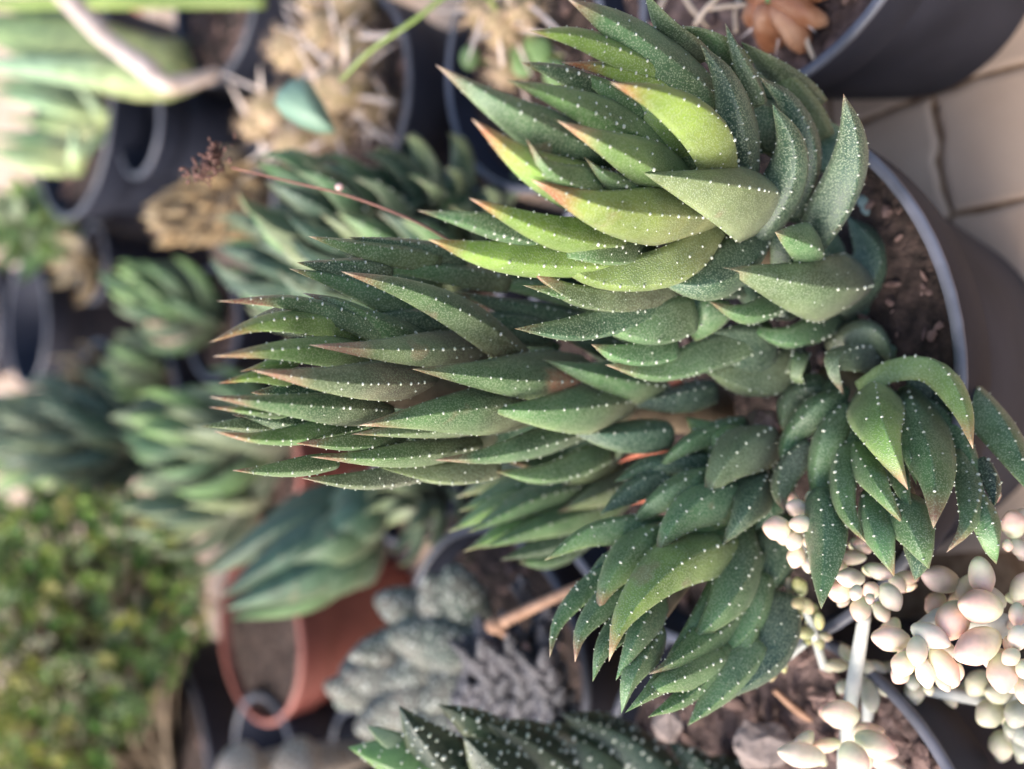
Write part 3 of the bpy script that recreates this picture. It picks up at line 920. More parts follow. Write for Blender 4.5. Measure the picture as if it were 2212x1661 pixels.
L('d', 92, [(1690, 1290), (1665, 1405), (1560, 1515)], .75, .05, .2)
L('d', 92, [(1678, 1120), (1668, 1225), (1612, 1308)], 1.0, .05, .2)
L('g', 60, [(1420, 1300), (1370, 1390), (1330, 1470)], .8, .0, .0)
for q in ([(1600, 1050), (1520, 1120), (1430, 1180)], [(1600, 1120), (1480, 1230), (1380, 1300)], [(1620, 1200), (1540, 1320), (1440, 1420)], [(1640, 1250), (1600, 1360), (1520, 1450)],
          [(1640, 1000), (1560, 960), (1480, 900)], [(1520, 1180), (1420, 1240), (1330, 1300)]):
    L('g', 96, q, .45, .1, .1, tub=.8)

# ================================================================== FRONT POT: paler shoot further back, out of focus
Eq = Shoot('succulent_shoot', (1400, 985, 25.5), (1080, 1130, 24.0), 'pale blurred shoot between the column and the spreading rosette', radii=(.5, 1.2, 1.4), seed=33)
Eq.stem(.4, .2)
L = Eq.leaf
for st, w, q, f in (('g', 64, [(1240, 1040), (1100, 1060), (990, 1105)], .6), ('l', 62, [(1230, 1080), (1090, 1090), (967, 1150)], .8), ('g', 66, [(1280, 1050), (1150, 1080), (1010, 1150)], 1.0),
                    ('l', 60, [(1250, 1120), (1130, 1130), (1000, 1193)], .9), ('g', 66, [(1330, 1090), (1190, 1130), (1040, 1185)], 1.1), ('k', 60, [(1320, 1130), (1200, 1170), (1080, 1210)], .9),
                    ('k', 50, [(1330, 1000), (1270, 1020), (1208, 1052)], .9), ('k', 60, [(1390, 1030), (1290, 1070), (1200, 1110)], 1.0), ('g', 60, [(1260, 1160), (1190, 1200), (1120, 1215)], .6),
                    ('p', 60, [(1200, 1030), (1090, 1030), (985, 1075)], .3), ('g', 70, [(1350, 1060), (1260, 1120), (1170, 1200)], .6), ('k', 54, [(1320, 960), (1230, 985), (1150, 1030)], .5)):
    L(st, w, q, f, .25, .3)

Gq = Shoot('succulent_shoot', (800, 1095, 36.5), (540, 1270, 35.5), 'dark closed bud of long leaves leaning against the terracotta pot', radii=(.9, 1.7, 1.2), group=None, mat=M_BACK, seed=51, wf=1.3)
part('stem', tube([Vector((at(820, 1080, 37).x, at(820, 1080, 37).y, 0.1)), at(815, 1085, 37), at(660, 1190, 36.2)], [.6, .6, .3], n=8), M_STEM, Gq.root)
L = Gq.leaf
for st_, w_, q_, f_ in (('d', 80, [(790, 1075), (650, 1100), (540, 1150)], .3), ('d', 80, [(780, 1085), (620, 1140), (440, 1246)], .7), ('d', 90, [(790, 1110), (650, 1185), (475, 1290)], .95), ('d', 92, [(790, 1150), (660, 1245), (482, 1318)], 1.1),
                     ('g', 74, [(770, 1190), (660, 1285), (500, 1338)], .8), ('d', 96, [(800, 1120), (720, 1170), (585, 1235)], 1.2), ('d', 90, [(800, 1160), (735, 1235), (610, 1300)], 1.1), ('d', 96, [(812, 1090), (760, 1130), (680, 1185)], 1.25),
                     ('d', 90, [(810, 1060), (770, 1080), (690, 1110)], .9), ('d', 90, [(800, 1180), (760, 1230), (690, 1280)], .9)):
    L(st_, w_, q_, f_, .1, .0, tub=.5)

# fallen dry leaves caught between the shoots
def dryleaf(p, w, d, label):
    P = [at(x, y, d) for x, y in p]
    g, tb, _ = leaf_geo(P, w * d / FPX, (EYE - P[1]).normalized(), 'g', 0, 0, random.Random(4), tub=0, ns=8)
    o = part('dry_leaf', (g[0], g[1]), M_DRYLEAF, thing('dry_leaf', P[0], label, 'dry leaf', 'fallen dry leaves'))
    o.name = 'blade'
dryleaf([(1440, 962), (1385, 975), (1335, 1000)], 26, 22.6, 'orange red dry leaf wedged under the tall column')
dryleaf([(1412, 1068), (1375, 1078), (1345, 1090)], 24, 23.2, 'small salmon dry leaf above the spreading rosette')
dryleaf([(1470, 815), (1430, 832), (1395, 850)], 40, 21.6, 'brick red dry leaf between the column and the near rosette')
st = thing('bark_chunk', at(1655, 925, 21.0), 'pinkish bark stub at the root of the hooked rosette', 'bark piece')
part('bark', chunk(at(1655, 920, 21.0), RT * .42, FW * .3, UP * .35, 3), M_BARK, st, smooth=False)

# ================================================================== LOWER EDGE: dark warty rosette
Fq = Shoot('succulent_shoot', (1190, 1745, 23.4), (960, 1570, 21.6), 'dark rosette densely dotted with white warts at the edge of the bark pot', radii=(.4, .9, 1.0), group=None, mat=M_DARK, seed=41, wf=1.55)
low = at(1200, 1775, 23.6)
part('stem', tube([Vector((low.x, low.y - .3, 7.2)), low, at(1050, 1650, 22.6)], [.5, .45, .25], n=8), M_STEM, Fq.root)
L = Fq.leaf
kk = dict(dense=True, tsize=2.3)
L('n', 66, [(1107, 1630), (1012, 1560), (944, 1521)], .5, .0, .0, **kk)
L('p', 54, [(900, 1640), (840, 1598), (792, 1567)], .3, .0, .0, tub=0)
L('n', 84, [(980, 1660), (905, 1582), (861, 1523)], .7, .0, .0, **kk)
L('l', 92, [(960, 1660), (845, 1632), (752, 1614)], 1.0, .0, .0, **kk)
L('n', 104, [(1140, 1690), (1050, 1640), (1000, 1590)], 1.1, .0, .0, **kk)
L('n', 96, [(1230, 1680), (1130, 1605), (1050, 1560)], .9, .0, .0, **kk)
L('n', 100, [(1330, 1700), (1230, 1620), (1140, 1570)], .9, .0, .0, **kk)
L('n', 96, [(1460, 1720), (1320, 1600), (1210, 1540)], .6, .0, .0, **kk)
L('n', 100, [(1060, 1740), (1000, 1690), (930, 1650)], 1.1, .0, .0, **kk)
L('n', 90, [(1400, 1740), (1300, 1680), (1200, 1640)], 1.0, .0, .0, **kk)
L('n', 60, [(1560, 1720), (1490, 1640), (1440, 1600)], .3, .0, .0, **kk)
L('n', 76, [(1640, 1740), (1570, 1680), (1480, 1645)], .6, .0, .0, **kk)

# ================================================================== BACKGROUND SHOOTS, out of focus
far_shoot('succulent_shoot', atZ(620, 960, 6.5), atY(350, 930, 40), 26, 4.2, 'yellow tipped column straight behind the tallest column', 'glk', seed=3, tub=1.2)
far_shoot('succulent_shoot', atZ(480, 700, 6.4), atY(290, 612, 45), 20, 3.2, 'green shoot in front of the round black pot with the pale rim', 'glk', seed=4)
far_shoot('succulent_shoot', atZ(1010, 640, 7.4), atY(640, 440, 25), 30, 4.0, 'long bluish green column behind the red flower stalk', 'dkg', seed=5, r0=.45)
far_shoot('succulent_shoot', atZ(900, 650, 6.8), atY(590, 560, 30), 26, 4.2, 'grey green column below the dried brown stem', 'kdg', seed=6)
far_shoot('succulent_shoot', atZ(1015, 475, 7.0), atY(880, 400, 23.5), 14, 2.9, 'stout pale edged rosette beside the cactus pot', 'kdp', seed=7, w=.42, spread=(50, 12))
far_shoot('succulent_shoot', atZ(360, 800, 6.2), atY(290, 780, 50), 14, 2.7, 'pale feathery rosette behind the tips of the tallest column', 'lkp', seed=8)
far_shoot('succulent_shoot', atZ(330, 960, 6.0), atY(-30, 915, 56), 44, 4.4, 'very long bluish column reaching the picture edge', 'dkd', seed=9, r0=.6)
far_shoot('succulent_shoot', atZ(230, 900, 6.0), atY(20, 985, 62), 24, 5.2, 'light green column beside the very long bluish one', 'lkg', seed=10, r0=.5)
far_shoot('succulent_shoot', atZ(580, 1070, 6.4), atY(385, 1085, 40), 16, 4.4, 'pale minty rosette over a pinkish rim', 'kpk', seed=12)
far_shoot('succulent_shoot', Vector((-3.3, 27.7, 5.8)), atY(880, 1115, 27.5), 10, 2.6, 'little pale striped rosette above the empty tile patch', 'pkp', seed=14, spread=(45, 20))
far_shoot('succulent_shoot', atZ(110, 500, 6.4), atY(10, 470, 60), 20, 3.6, 'yellowish rosette in the small pot near the aloe', 'lyp', seed=15, spread=(75, 20))
far_shoot('succulent_shoot', atZ(60, 520, 6.4), atY(-20, 500, 62), 12, 2.6, 'second pale rosette under the aloe pot', 'lpl', seed=16, spread=(70, 20))
# dried brown shoot
_dry = {'n2': None}
STYLE['b'] = ((.36, .25, .15), (.55, .38, .26), (.26, .17, .10))
far_shoot('dried_shoot', atZ(560, 410, 6.2), atY(300, 500, 41), 90, 1.15, 'dead tan brown scaly stem between two green columns', 'b', seed=17, spread=(38, 25), group='dead tan shoots', cat='dried plant', tub=0, r0=1.25, w=.62)
far_shoot('dried_shoot', atZ(215, 570, 6.0), atY(150, 585, 58), 8, 2.6, 'dead tan rosette beside the round black pot', 'b', seed=18, spread=(60, 20), group='dead tan shoots', cat='dried plant', tub=0, w=.5)
far_shoot('dried_shoot', atZ(230, 810, 6.0), atY(150, 805, 58), 8, 2.2, 'dead tan tuft under the pale feathery rosette', 'b', seed=19, spread=(60, 20), group='dead tan shoots', cat='dried plant', tub=0, w=.5)

# aloe: broad leaves rising out of the broad pot
al = thing('aloe', Vector((13.8, 42.9, 6.3)), 'aloe with one broad yellow striped leaf reaching the picture edge', 'aloe')
STYLE['a'] = ((.16, .25, .12), (.42, .30, .18), (.34, .36, .18))
STYLE['e'] = ((.30, .42, .26), (.55, .40, .28), (.34, .38, .14))
al2 = thing('aloe', Vector((c6.x, c6.y, 8.2)), 'tufted pale aloe of short narrow leaves in the broad black pot', 'aloe')
def aloeleaf(pts, w, st, d, who=None):
    P = [at(x, y, dd) for (x, y), dd in zip(pts, d)]
    g, tb, _ = leaf_geo(P, w * d[1] / FPX, (EYE - P[1]).normalized(), st, .15, .7, random.Random(int(w)), tub=0, ns=14, thick=.6)
    part('leaf', g, M_BACK, who or (al if d[0] < 49 else al2))
aloeleaf([(405, 138), (330, 150), (150, 105), (-120, 30)], 150, 'a', (45, 44.5, 46, 50))
aloeleaf([(400, 150), (320, 168), (120, 150), (-100, 130)], 70, 'e', (44.8, 43.8, 45, 48))
aloeleaf([(235, 275), (212, 235), (160, 178)], 34, 'e', (50, 49, 48))
aloeleaf([(245, 275), (255, 235), (290, 200)], 36, 'e', (50, 49, 49))
aloeleaf([(240, 270), (120, 230), (-20, 200)], 42, 'e', (51, 51, 52))
aloeleaf([(240, 285), (130, 270), (0, 250)], 40, 'a', (51, 51, 52))
aloeleaf([(260, 235), (120, 195), (-40, 165)], 46, 'a', (52, 52, 53))
aloeleaf([(250, 262), (120, 215), (-40, 190)], 46, 'g', (53, 53, 54))
aloeleaf([(240, 300), (110, 300), (-40, 290)], 46, 'g', (53, 53, 54))
aloeleaf([(200, 340), (110, 330), (-40, 320)], 40, 'a', (53, 53, 54))
aloeleaf([(410, 110), (300, 100), (150, 50), (-60, -10)], 60, 'g', (46, 46.5, 49, 52))
aloeleaf([(165, 375), (165, 320), (158, 262)], 38, 'e', (50, 49, 49))
aloeleaf([(150, 365), (80, 355), (-20, 330)], 40, 'e', (51, 51, 52))
aloeleaf([(250, 285), (200, 310), (185, 350)], 26, 'e', (50, 49, 49))

# bent pale twig, brown twig, flower stalk, weed stems
def stick(name, pts, radii, label, cat, mat, partname='wood', n=24, group=None):
    P = [at(*p) for p in pts]
    r = thing(name, P[-1], label, cat, group)
    part(partname, tube(P, radii, n=n), mat, r)
    return r
stick('twig', [(130, -20, 42), (230, 85, 41), (320, 150, 40), (352, 182, 39.6), (400, 178, 40.2), (470, 160, 41)], [.42, .40, .36, .42, .36, .25], 'thick pale bent twig lying across the pot rim', 'twig', M_PALETWIG)
tw = stick('twig', [(1300, 1245, 24.5), (1183, 1297, 25.5), (1075, 1349, 26.5)], [.11, .13, .16], 'thin reddish twig poking out under the spreading rosette', 'twig', M_TWIG)
part('knot', egg(at(1070, 1350, 26.4), RT * .22, UP * .26, FW * .2, lump=.08), M_TWIG, tw)
part('side_twig', tube([at(1072, 1352, 26.4), at(1098, 1378, 26.4), at(1122, 1396, 26.5)], [.12, .1, .09], n=8), M_TWIG, tw)
part('bud', egg(at(1128, 1402, 26.4), RT * .16, UP * .2, FW * .14), M_PINK, tw)
fs = stick('flower_stalk', [(1010, 545, 20.5), (900, 480, 20.4), (760, 425, 20.6), (640, 395, 20.8), (500, 362, 21)], [.026, .026, .024, .022, .018], 'thin red flower stalk ending in a dry brown flower head', 'flower stalk', M_REDSTALK, 'stalk')
rg = random.Random(9)
hd = []
hc = at(452, 352, 21.1)
for i in range(90):
    v = Vector((rg.gauss(0, .14), rg.gauss(0, .14), rg.gauss(0, .12)))
    v += (UP * -.62 + RT * .6) * rg.uniform(-.42, .42)
    d = Vector((rg.gauss(0, 1), rg.gauss(0, 1), rg.gauss(0, 1))).normalized()
    e = d.orthogonal().normalized()
    hd.append(blob(hc + v, d * rg.uniform(.06, .15), e * rg.uniform(.02, .05), d.cross(e) * rg.uniform(.02, .04)))
part('flower_head', join(*hd), M_FLOWERDRY, fs)
part('bud', egg(at(733, 404, 20.7), RT * .08, UP * .09, FW * .08), M_PINK, fs)
M_WEEDLEAF = simple_mat('weed leaf', (.19, .31, .225), (.23, .35, .26), 60, rough=.5)
M_WEEDSTEM = simple_mat('weed stem', (.20, .28, .07), (.28, .36, .11), 60, rough=.5)
we = stick('weed', [(1085, 90, 29.3), (1060, 0, 28), (985, -20, 27), (900, 40, 27), (800, 110, 27.5), (735, 175, 28)], [.07, .07, .06, .065, .06, .05], 'green weed with a heart shaped leaf over the cactus', 'weed', M_WEEDSTEM, 'stem')
# heart shaped leaf: folded along its midrib
lc = [(726, 286), (700, 225), (672, 180), (655, 168), (628, 172), (600, 195), (592, 222), (612, 250), (650, 275), (690, 289)]
mid0, mid1 = at(655, 172, 27.2), at(726, 287, 27.4)
V, Fc = [], []
out = [at(x, y, 27.7) for x, y in lc]
NR = 6
cen = at(660, 228, 27.3)
V.append(cen)
dense_o = []
for i, p in enumerate(out):
    q = out[(i + 1) % len(out)]
    for j in range(4): dense_o.append(p.lerp(q, j / 4))
m_ = len(dense_o)
for r_ in range(1, NR + 1):
    for p in dense_o: 
        q = cen.lerp(p, r_ / NR); V.append(q + FW * .12 * math.sin(r_ / NR * 3.14) * -1)
for i in range(m_): Fc.append((0, 1 + i, 1 + (i + 1) % m_))
for r_ in range(NR - 1):
    for i in range(m_):
        i2 = (i + 1) % m_
        Fc.append((1 + r_ * m_ + i, 1 + (r_ + 1) * m_ + i, 1 + (r_ + 1) * m_ + i2, 1 + r_ * m_ + i2))
lf = part('leaf', (V, Fc), M_WEEDLEAF, we)
so_ = lf.modifiers.new('thickness', 'SOLIDIFY'); so_.thickness = .0006
stick('grass_stem', [(-20, 8, 48), (250, 4, 44), (420, 4, 42), (570, 6, 41)], [.25, .3, .3, .2], 'smooth green stem along the top edge', 'stem', M_WEEDSTEM, 'stem')
pr = thing('pot_rim', atZ(280, 20, .2), 'small red plastic ring between dark pots', 'ring')
rc_ = atZ(280, 12, .2)
ring = [rc_ + RT * .9 * math.cos(a * .5236) + Vector((0, 1.3, 0)) * math.sin(a * .5236) for a in range(13)]
part('ring', tube(ring, [.22] * 13, caps=False), simple_mat('red plastic', (.45, .12, .10), (.55, .16, .13), 50), pr)
pr.name = 'plastic_ring'

# ================================================================== CACTI
def cone(p, d, r, l):
    e = d.orthogonal().normalized(); f = d.cross(e)
    return [p + e * r, p - e * r * .5 + f * r * .87, p - e * r * .5 - f * r * .87, p + d * l], [(0, 1, 3), (1, 2, 3), (2, 0, 3), (2, 1, 0)]
def paper_spine(p, d, l, w, rng):
    e = d.cross(FW).normalized()
    n_ = d.cross(e)
    cv = rng.uniform(-.3, .3)
    V = []
    for i in range(5):
        t = i / 4
        c = p + d * l * t + n_ * cv * t * t * l
        ww = w * (1 - t ** 2.2) * .5 + .004
        V += [c - e * ww + n_ * .01, c + e * ww + n_ * .01, c + e * ww - n_ * .01, c - e * ww - n_ * .01]
    F = []
    for i in range(4):
        for k in range(4):
            F.append((i * 4 + k, i * 4 + (k + 1) % 4, i * 4 + 4 + (k + 1) % 4, i * 4 + 4 + k))
    F.append((16, 17, 18, 19)); F.append((3, 2, 1, 0))
    return V, F
def paper_cactus(base, segs, label, nspine, seed, glo=70, group='paper spined cacti'):
    rng = random.Random(seed)
    root = thing('cactus', base, label, 'cactus', group)
    gl = []
    for c, r in segs:
        ax = Vector((rng.gauss(0, .5), rng.gauss(-.2, .4), 1)).normalized()
        b1 = ax.orthogonal().normalized(); b2 = ax.cross(b1)
        part('segment', egg(c, ax * r * 1.15, b1 * r * .92, b2 * r * .92, lump=.12 * r, seed=seed), M_CACTUS, root)
        nb = 26
        for i in range(nb):
            zz = 1 - 2 * (i + .5) / nb
            a = i * 2.39996
            rr = math.sqrt(1 - zz * zz)
            nrm = (ax * zz + b1 * math.cos(a) * rr + b2 * math.sin(a) * rr)
            p = c + ax * zz * r * 1.13 + (b1 * math.cos(a) + b2 * math.sin(a)) * rr * r * .9
            gl.append(blob(p, nrm * .05, nrm.orthogonal() * .08, nrm.cross(nrm.orthogonal()) * .08))
            for j in range(glo // 7):
                d = (nrm + Vector((rng.gauss(0, .5), rng.gauss(0, .5), rng.gauss(0, .5)))).normalized()
                gl.append(cone(p, d, .016, rng.uniform(.2, .6)))
            if rng.random() < nspine and (nrm.dot(EYE - c) > -.2 * (EYE - c).length):
                d = (nrm + Vector((rng.gauss(0, .45), rng.gauss(0, .45), rng.gauss(0, .3)))).normalized()
                part('papery_spine', paper_spine(p, d, rng.uniform(.8, 1.8), rng.uniform(.08, .16), rng), M_SPINE, root, smooth=False)
    part('glochids', join(*gl), M_FUZZ, root, smooth=False)['kind'] = 'stuff'
    return root
Z = lambda x, y, z: atZ(x, y, z)
paper_cactus(Vector((c3.x, c3.y, 6)), [(Z(640, 110, 8.6), .8), (Z(705, 60, 8.2), .75), (Z(740, 190, 8.4), .85), (Z(770, 110, 8), .7)], 'tan spiny cactus clump around the green weed leaf', .55, 3)
paper_cactus(Vector((c3.x - .8, c3.y - .5, 6)), [(Z(600, 240, 8.6), .85), (Z(650, 300, 8.2), .85), (Z(560, 270, 7.6), .6), (Z(720, 270, 8), .7)], 'tan fuzzy cactus clump nearest the dry flower head', .4, 4)
paper_cactus(Vector((c3.x + 1.4, c3.y + .2, 6)), [(Z(690, -10, 8.2), .8), (Z(760, 10, 7.4), .8), (Z(800, 230, 7), .6)], 'brownish cactus clump at the top edge', .5, 5)
paper_cactus(Vector((c2.x, c2.y, 6.6)), [(Z(1085, 55, 8.2), .62), (Z(1040, 30, 7.8), .5), (Z(1130, 20, 8.0), .55), (Z(1100, 150, 7.4), .5)], 'stubby brown cactus in the pot behind the biggest rosette', .3, 6)
M_SPROUT = simple_mat('sprout leaf', (.16, .26, .09), (.24, .36, .16), 80, rough=.5)
sp = thing('seedling', Z(1060, 120, 7), 'small round leaved green sprouts in the brown cactus pot', 'seedling')
for x, y, r in ((1015, 125, .36), (1130, 135, .42), (1168, 110, .4), (1150, 95, .3), (1200, 160, .4), (1115, 110, .25)):
    c = Z(x, y, 7.6)
    part('leaf', egg(c, RT * r, UP * r * .8, FW * r * .3), M_SPROUT, sp)
    part('stalk', tube([c, c.lerp(Vector((c.x, c.y, 6.6)), .5), Vector((c.x + .1, c.y, 6.6))], [.05, .05, .06], n=4), M_WEEDSTEM, sp)

# orange ribbed cactus in the right hand pot
oc = Z(1694, 6, 8.1)
og = thing('cactus', Vector((oc.x, oc.y, 7.3)), 'small orange ribbed cactus with a green heart', 'cactus')
part('body', egg(oc, Vector((0, 0, .55)), RT * .62, Vector((0, .62, 0)), lump=.05), M_ORANGE, og)
for i in range(8):
    a = i * .785 + .2
    d = Vector((math.cos(a), math.sin(a), 0))
    part('rib', egg(oc + d * .52 + Vector((0, 0, .05)), (d * .5 + Vector((0, 0, -.42))), d.cross(Vector((0, 0, 1))) * .3, Vector((0, 0, .42)) + d * .16, lump=.22, seed=i), M_ORANGE, og)
part('heart', egg(oc + Vector((0, 0, .52)), Vector((0, 0, .1)), RT * .14, Vector((0, .14, 0))), M_SPROUT, og)
rg = random.Random(4)
for i in range(7):
    a = i * .9 + .3
    d = Vector((math.cos(a), math.sin(a), rg.uniform(.0, .5))).normalized()
    part('spine', cone(oc + d * .75, d, .04, .42), M_SPINE, og, smooth=False)
# straws on the soil of that pot
for i, (p, q) in enumerate((((1470, -20), (1530, 60)), ((1500, 55), (1570, -20)), ((1590, 70), (1600, -10)), ((1530, 20), (1640, 10)), ((1420, 40), (1450, -20)), ((1760, 130), (1740, 60)))):
    a, b = Z(*p, 7.8), Z(*q, 7.5 + .3 * (i % 2))
    s = thing('straw', a, ['straw leaning on the rim near the biggest rosette', 'straw crossing towards the top edge', 'short upright straw by the orange cactus', 'straw lying flat beside the orange cactus',
              'straw end at the top edge', 'straw nearest the bare tiles'][i], 'straw', 'straws on the bark soil')
    part('stalk', tube([a, a.lerp(b, .5) + Vector((0, 0, .1)), b], [.05, .06, .04], seg=6, n=6), M_STRAW, s)

# ================================================================== GREY DOTTED SUCCULENTS in the brown soil pot
def lobes(name, base, label, L, mat, dz, cat='succulent', group=None):
    rng = random.Random(len(L))
    root = thing(name, base, label, cat, group)
    for (x, y, rx, ry, ang, d) in L:
        c = at(x, y, d)
        s = d / FPX
        a = math.radians(ang)
        A = ((-UP) * math.cos(a) - RT * math.sin(a)) * rx * s - FW * rng.uniform(.1, .5) * rx * s
        B = (UP * math.sin(a) - RT * math.cos(a)) * ry * s
        Cc = A.cross(B).normalized() * min(rx, ry) * s * .75
        if cat == 'cactus':
            part('leaf', egg(c, A, B, Cc, seg=16, rings=12, taper=-.1, point=.25, lump=.12, seed=x), mat, root)
        else:
            part('leaf', egg(c, A * 1.35, B * 1.4, Cc * 1.3, seg=18, rings=14, taper=-.1, point=.3, lump=.16, seed=x), mat, root)
    return root
lobes('stone_succulent', Vector((c11.x - .5, c11.y, 6.2)), 'grey clump of fat dotted leaves under the terracotta pot',
      [(905, 1325, 70, 40, 200, 31), (970, 1340, 75, 45, 250, 30), (960, 1385, 80, 55, 190, 30), (880, 1385, 80, 36, 170, 31), (930, 1435, 75, 42, 160, 30), (1000, 1420, 80, 55, 220, 29.6),
       (800, 1455, 60, 45, 140, 31.4), (795, 1500, 62, 34, 200, 31), (850, 1465, 75, 50, 180, 31), (1010, 1470, 70, 50, 150, 29.6), (930, 1510, 85, 50, 170, 30), (860, 1545, 60, 42, 170, 30.6), (965, 1560, 80, 50, 150, 29.6),
       (1005, 1300, 60, 40, 250, 29.6)], M_DOTGREY, 0)
sc = thing('scaly_succulent', Vector((c11.x + 1.2, c11.y - 2.4, 6.2)), 'slate grey braided stems of small overlapping scale leaves', 'succulent')
for pts, r in (([(1035, 1400), (1075, 1470), (1055, 1550), (1010, 1600)], .5), ([(1095, 1390), (1140, 1455), (1125, 1540), (1085, 1610)], .5), ([(1165, 1420), (1195, 1500), (1180, 1570), (1150, 1630)], .48),
               ([(1215, 1560), (1190, 1610), (1130, 1650)], .4), ([(1030, 1470), (1010, 1520), (1000, 1580)], .4), ([(1125, 1270), (1160, 1320), (1215, 1385)], .2), ([(1190, 1320), (1160, 1360), (1150, 1390)], .2)):
    dd = 28.4 - (pts[0][0] - 1030) * .005
    C_ = spline([at(x, y, dd + .5 * (k - len(pts) + 1)) for k, (x, y) in enumerate(pts)], 40)
    Ls = sum((C_[i + 1] - C_[i]).length for i in range(40)); n_ = int(Ls / (r * .62)); 
    part('stem', tube(C_[::4], [r * .6] * 11, seg=8), M_DOTDARK, sc)
    for k in range(n_):
        t = k / n_ * 39; i0 = int(t); p = C_[i0].lerp(C_[i0 + 1], t - i0)
        T = (C_[i0] - C_[i0 + 1]).normalized(); e1 = T.orthogonal().normalized(); e2 = T.cross(e1)
        for q in range(3):
            a = q * 2.094 + (k % 2) * 1.047
            o_ = e1 * math.cos(a) + e2 * math.sin(a)
            part('leaf', egg(p + o_ * r * .62, (T * .9 + o_ * .35) * r * 1.2, T.cross(o_) * r * .58, o_ * r * .36 - T * r * .1, seg=9, rings=7, point=.5), M_DOTDARK, sc)
rb = lobes('ball_cactus', Z(580, 1720, 5), 'pale tan ball cactus heads at the bottom edge', [(515, 1672, 62, 50, 90, 36), (640, 1668, 66, 52, 90, 35)], M_DOTTAN, 0, 'cactus')
for ch in list(rb.children): ch.name = 'head'
for x_, y_, d_ in ((515, 1672, 36), (640, 1668, 35)):
    h_ = at(x_, y_, d_)
    part('body', tube([Vector((cB.x + (h_.x - cB.x) * .6, cB.y + .3, 5.2)), Vector((h_.x, h_.y, 8.2)), h_], [.4, .5, .5], n=8, seg=14), M_DOTTAN, rb)

# ================================================================== BUSHY SHRUB at the lower left
bs = thing('bushy_shrub', Vector((c14.x, c14.y, 5.8)), 'bushy shrub of tiny green and yellowish leaves', 'shrub')
rg = random.Random(77)
V, Fc, Cc_ = [], [], []
stems = []
greens = [(.10, .22, .04), (.17, .30, .06), (.28, .40, .10), (.06, .12, .04), (.40, .50, .24)]
yell = [(.40, .40, .07), (.48, .44, .16), (.30, .36, .08), (.55, .50, .34), (.20, .28, .06)]
for k in range(1500):
    while True:
        x, y = rg.uniform(-60, 480), rg.uniform(1060, 1700)
        if y > 1090 + max(0, (120 - x)) * .2 - 40 + 60 * noise.noise(Vector((x * .012, y * .012, 0))) and x < 440 - max(0, (1250 - y)) * .35 - max(0, y - 1380) * .75 + 50 * noise.noise(Vector((y * .012, 3, 0))): break
    d = rg.uniform(40, 54)
    c = at(x, y, d)
    bright = max(.42, sstep(330, 0, x) * sstep(1150, 1500, y))
    axd = (Vector((rg.gauss(0, .5), rg.gauss(-.5, .5), rg.uniform(.2, 1)))).normalized()
    b1 = axd.orthogonal().normalized(); b2 = axd.cross(b1)
    yel = rg.random() < bright * .8
    base = rg.choice(yell if yel else greens)
    if rg.random() < .25: stems.append(c)
    nl = rg.randint(7, 12)
    for i in range(nl):
        a = i * 2.4
        t = i / nl
        dd = (axd * lerp(.2, .9, t) + (b1 * math.cos(a) + b2 * math.sin(a)) * lerp(1, .4, t)).normalized()
        l = rg.uniform(.34, .62); w = l * .19
        e = dd.cross(axd).normalized(); n_ = e.cross(dd)
        p = c - axd * .5 + axd * t * .8
        o = len(V)
        V += [p, p + dd * l * .5 + e * w + n_ * .06, p + dd * l, p + dd * l * .5 - e * w + n_ * .06, p + dd * l * .5 - n_ * .05]
        Fc += [(o, o + 1, o + 4), (o + 1, o + 2, o + 4), (o + 2, o + 3, o + 4), (o + 3, o, o + 4)]
        j = rg.uniform(.7, 1.3)
        Cc_ += [tuple(q * j for q in base)] * 5
part('foliage', (V, Fc, Cc_), M_BACK, bs, smooth=False)['kind'] = 'stuff'
for p in stems:
    o = Vector((c14.x + rg.uniform(-2, 2), c14.y + rg.uniform(-1.5, 1.5), 5.8))
    part('stem', tube([o, o.lerp(p, .5) + Vector((rg.gauss(0, .5), rg.gauss(0, .5), .8)), p], [.14, .10, .05], seg=5, n=7), M_STEM, bs)

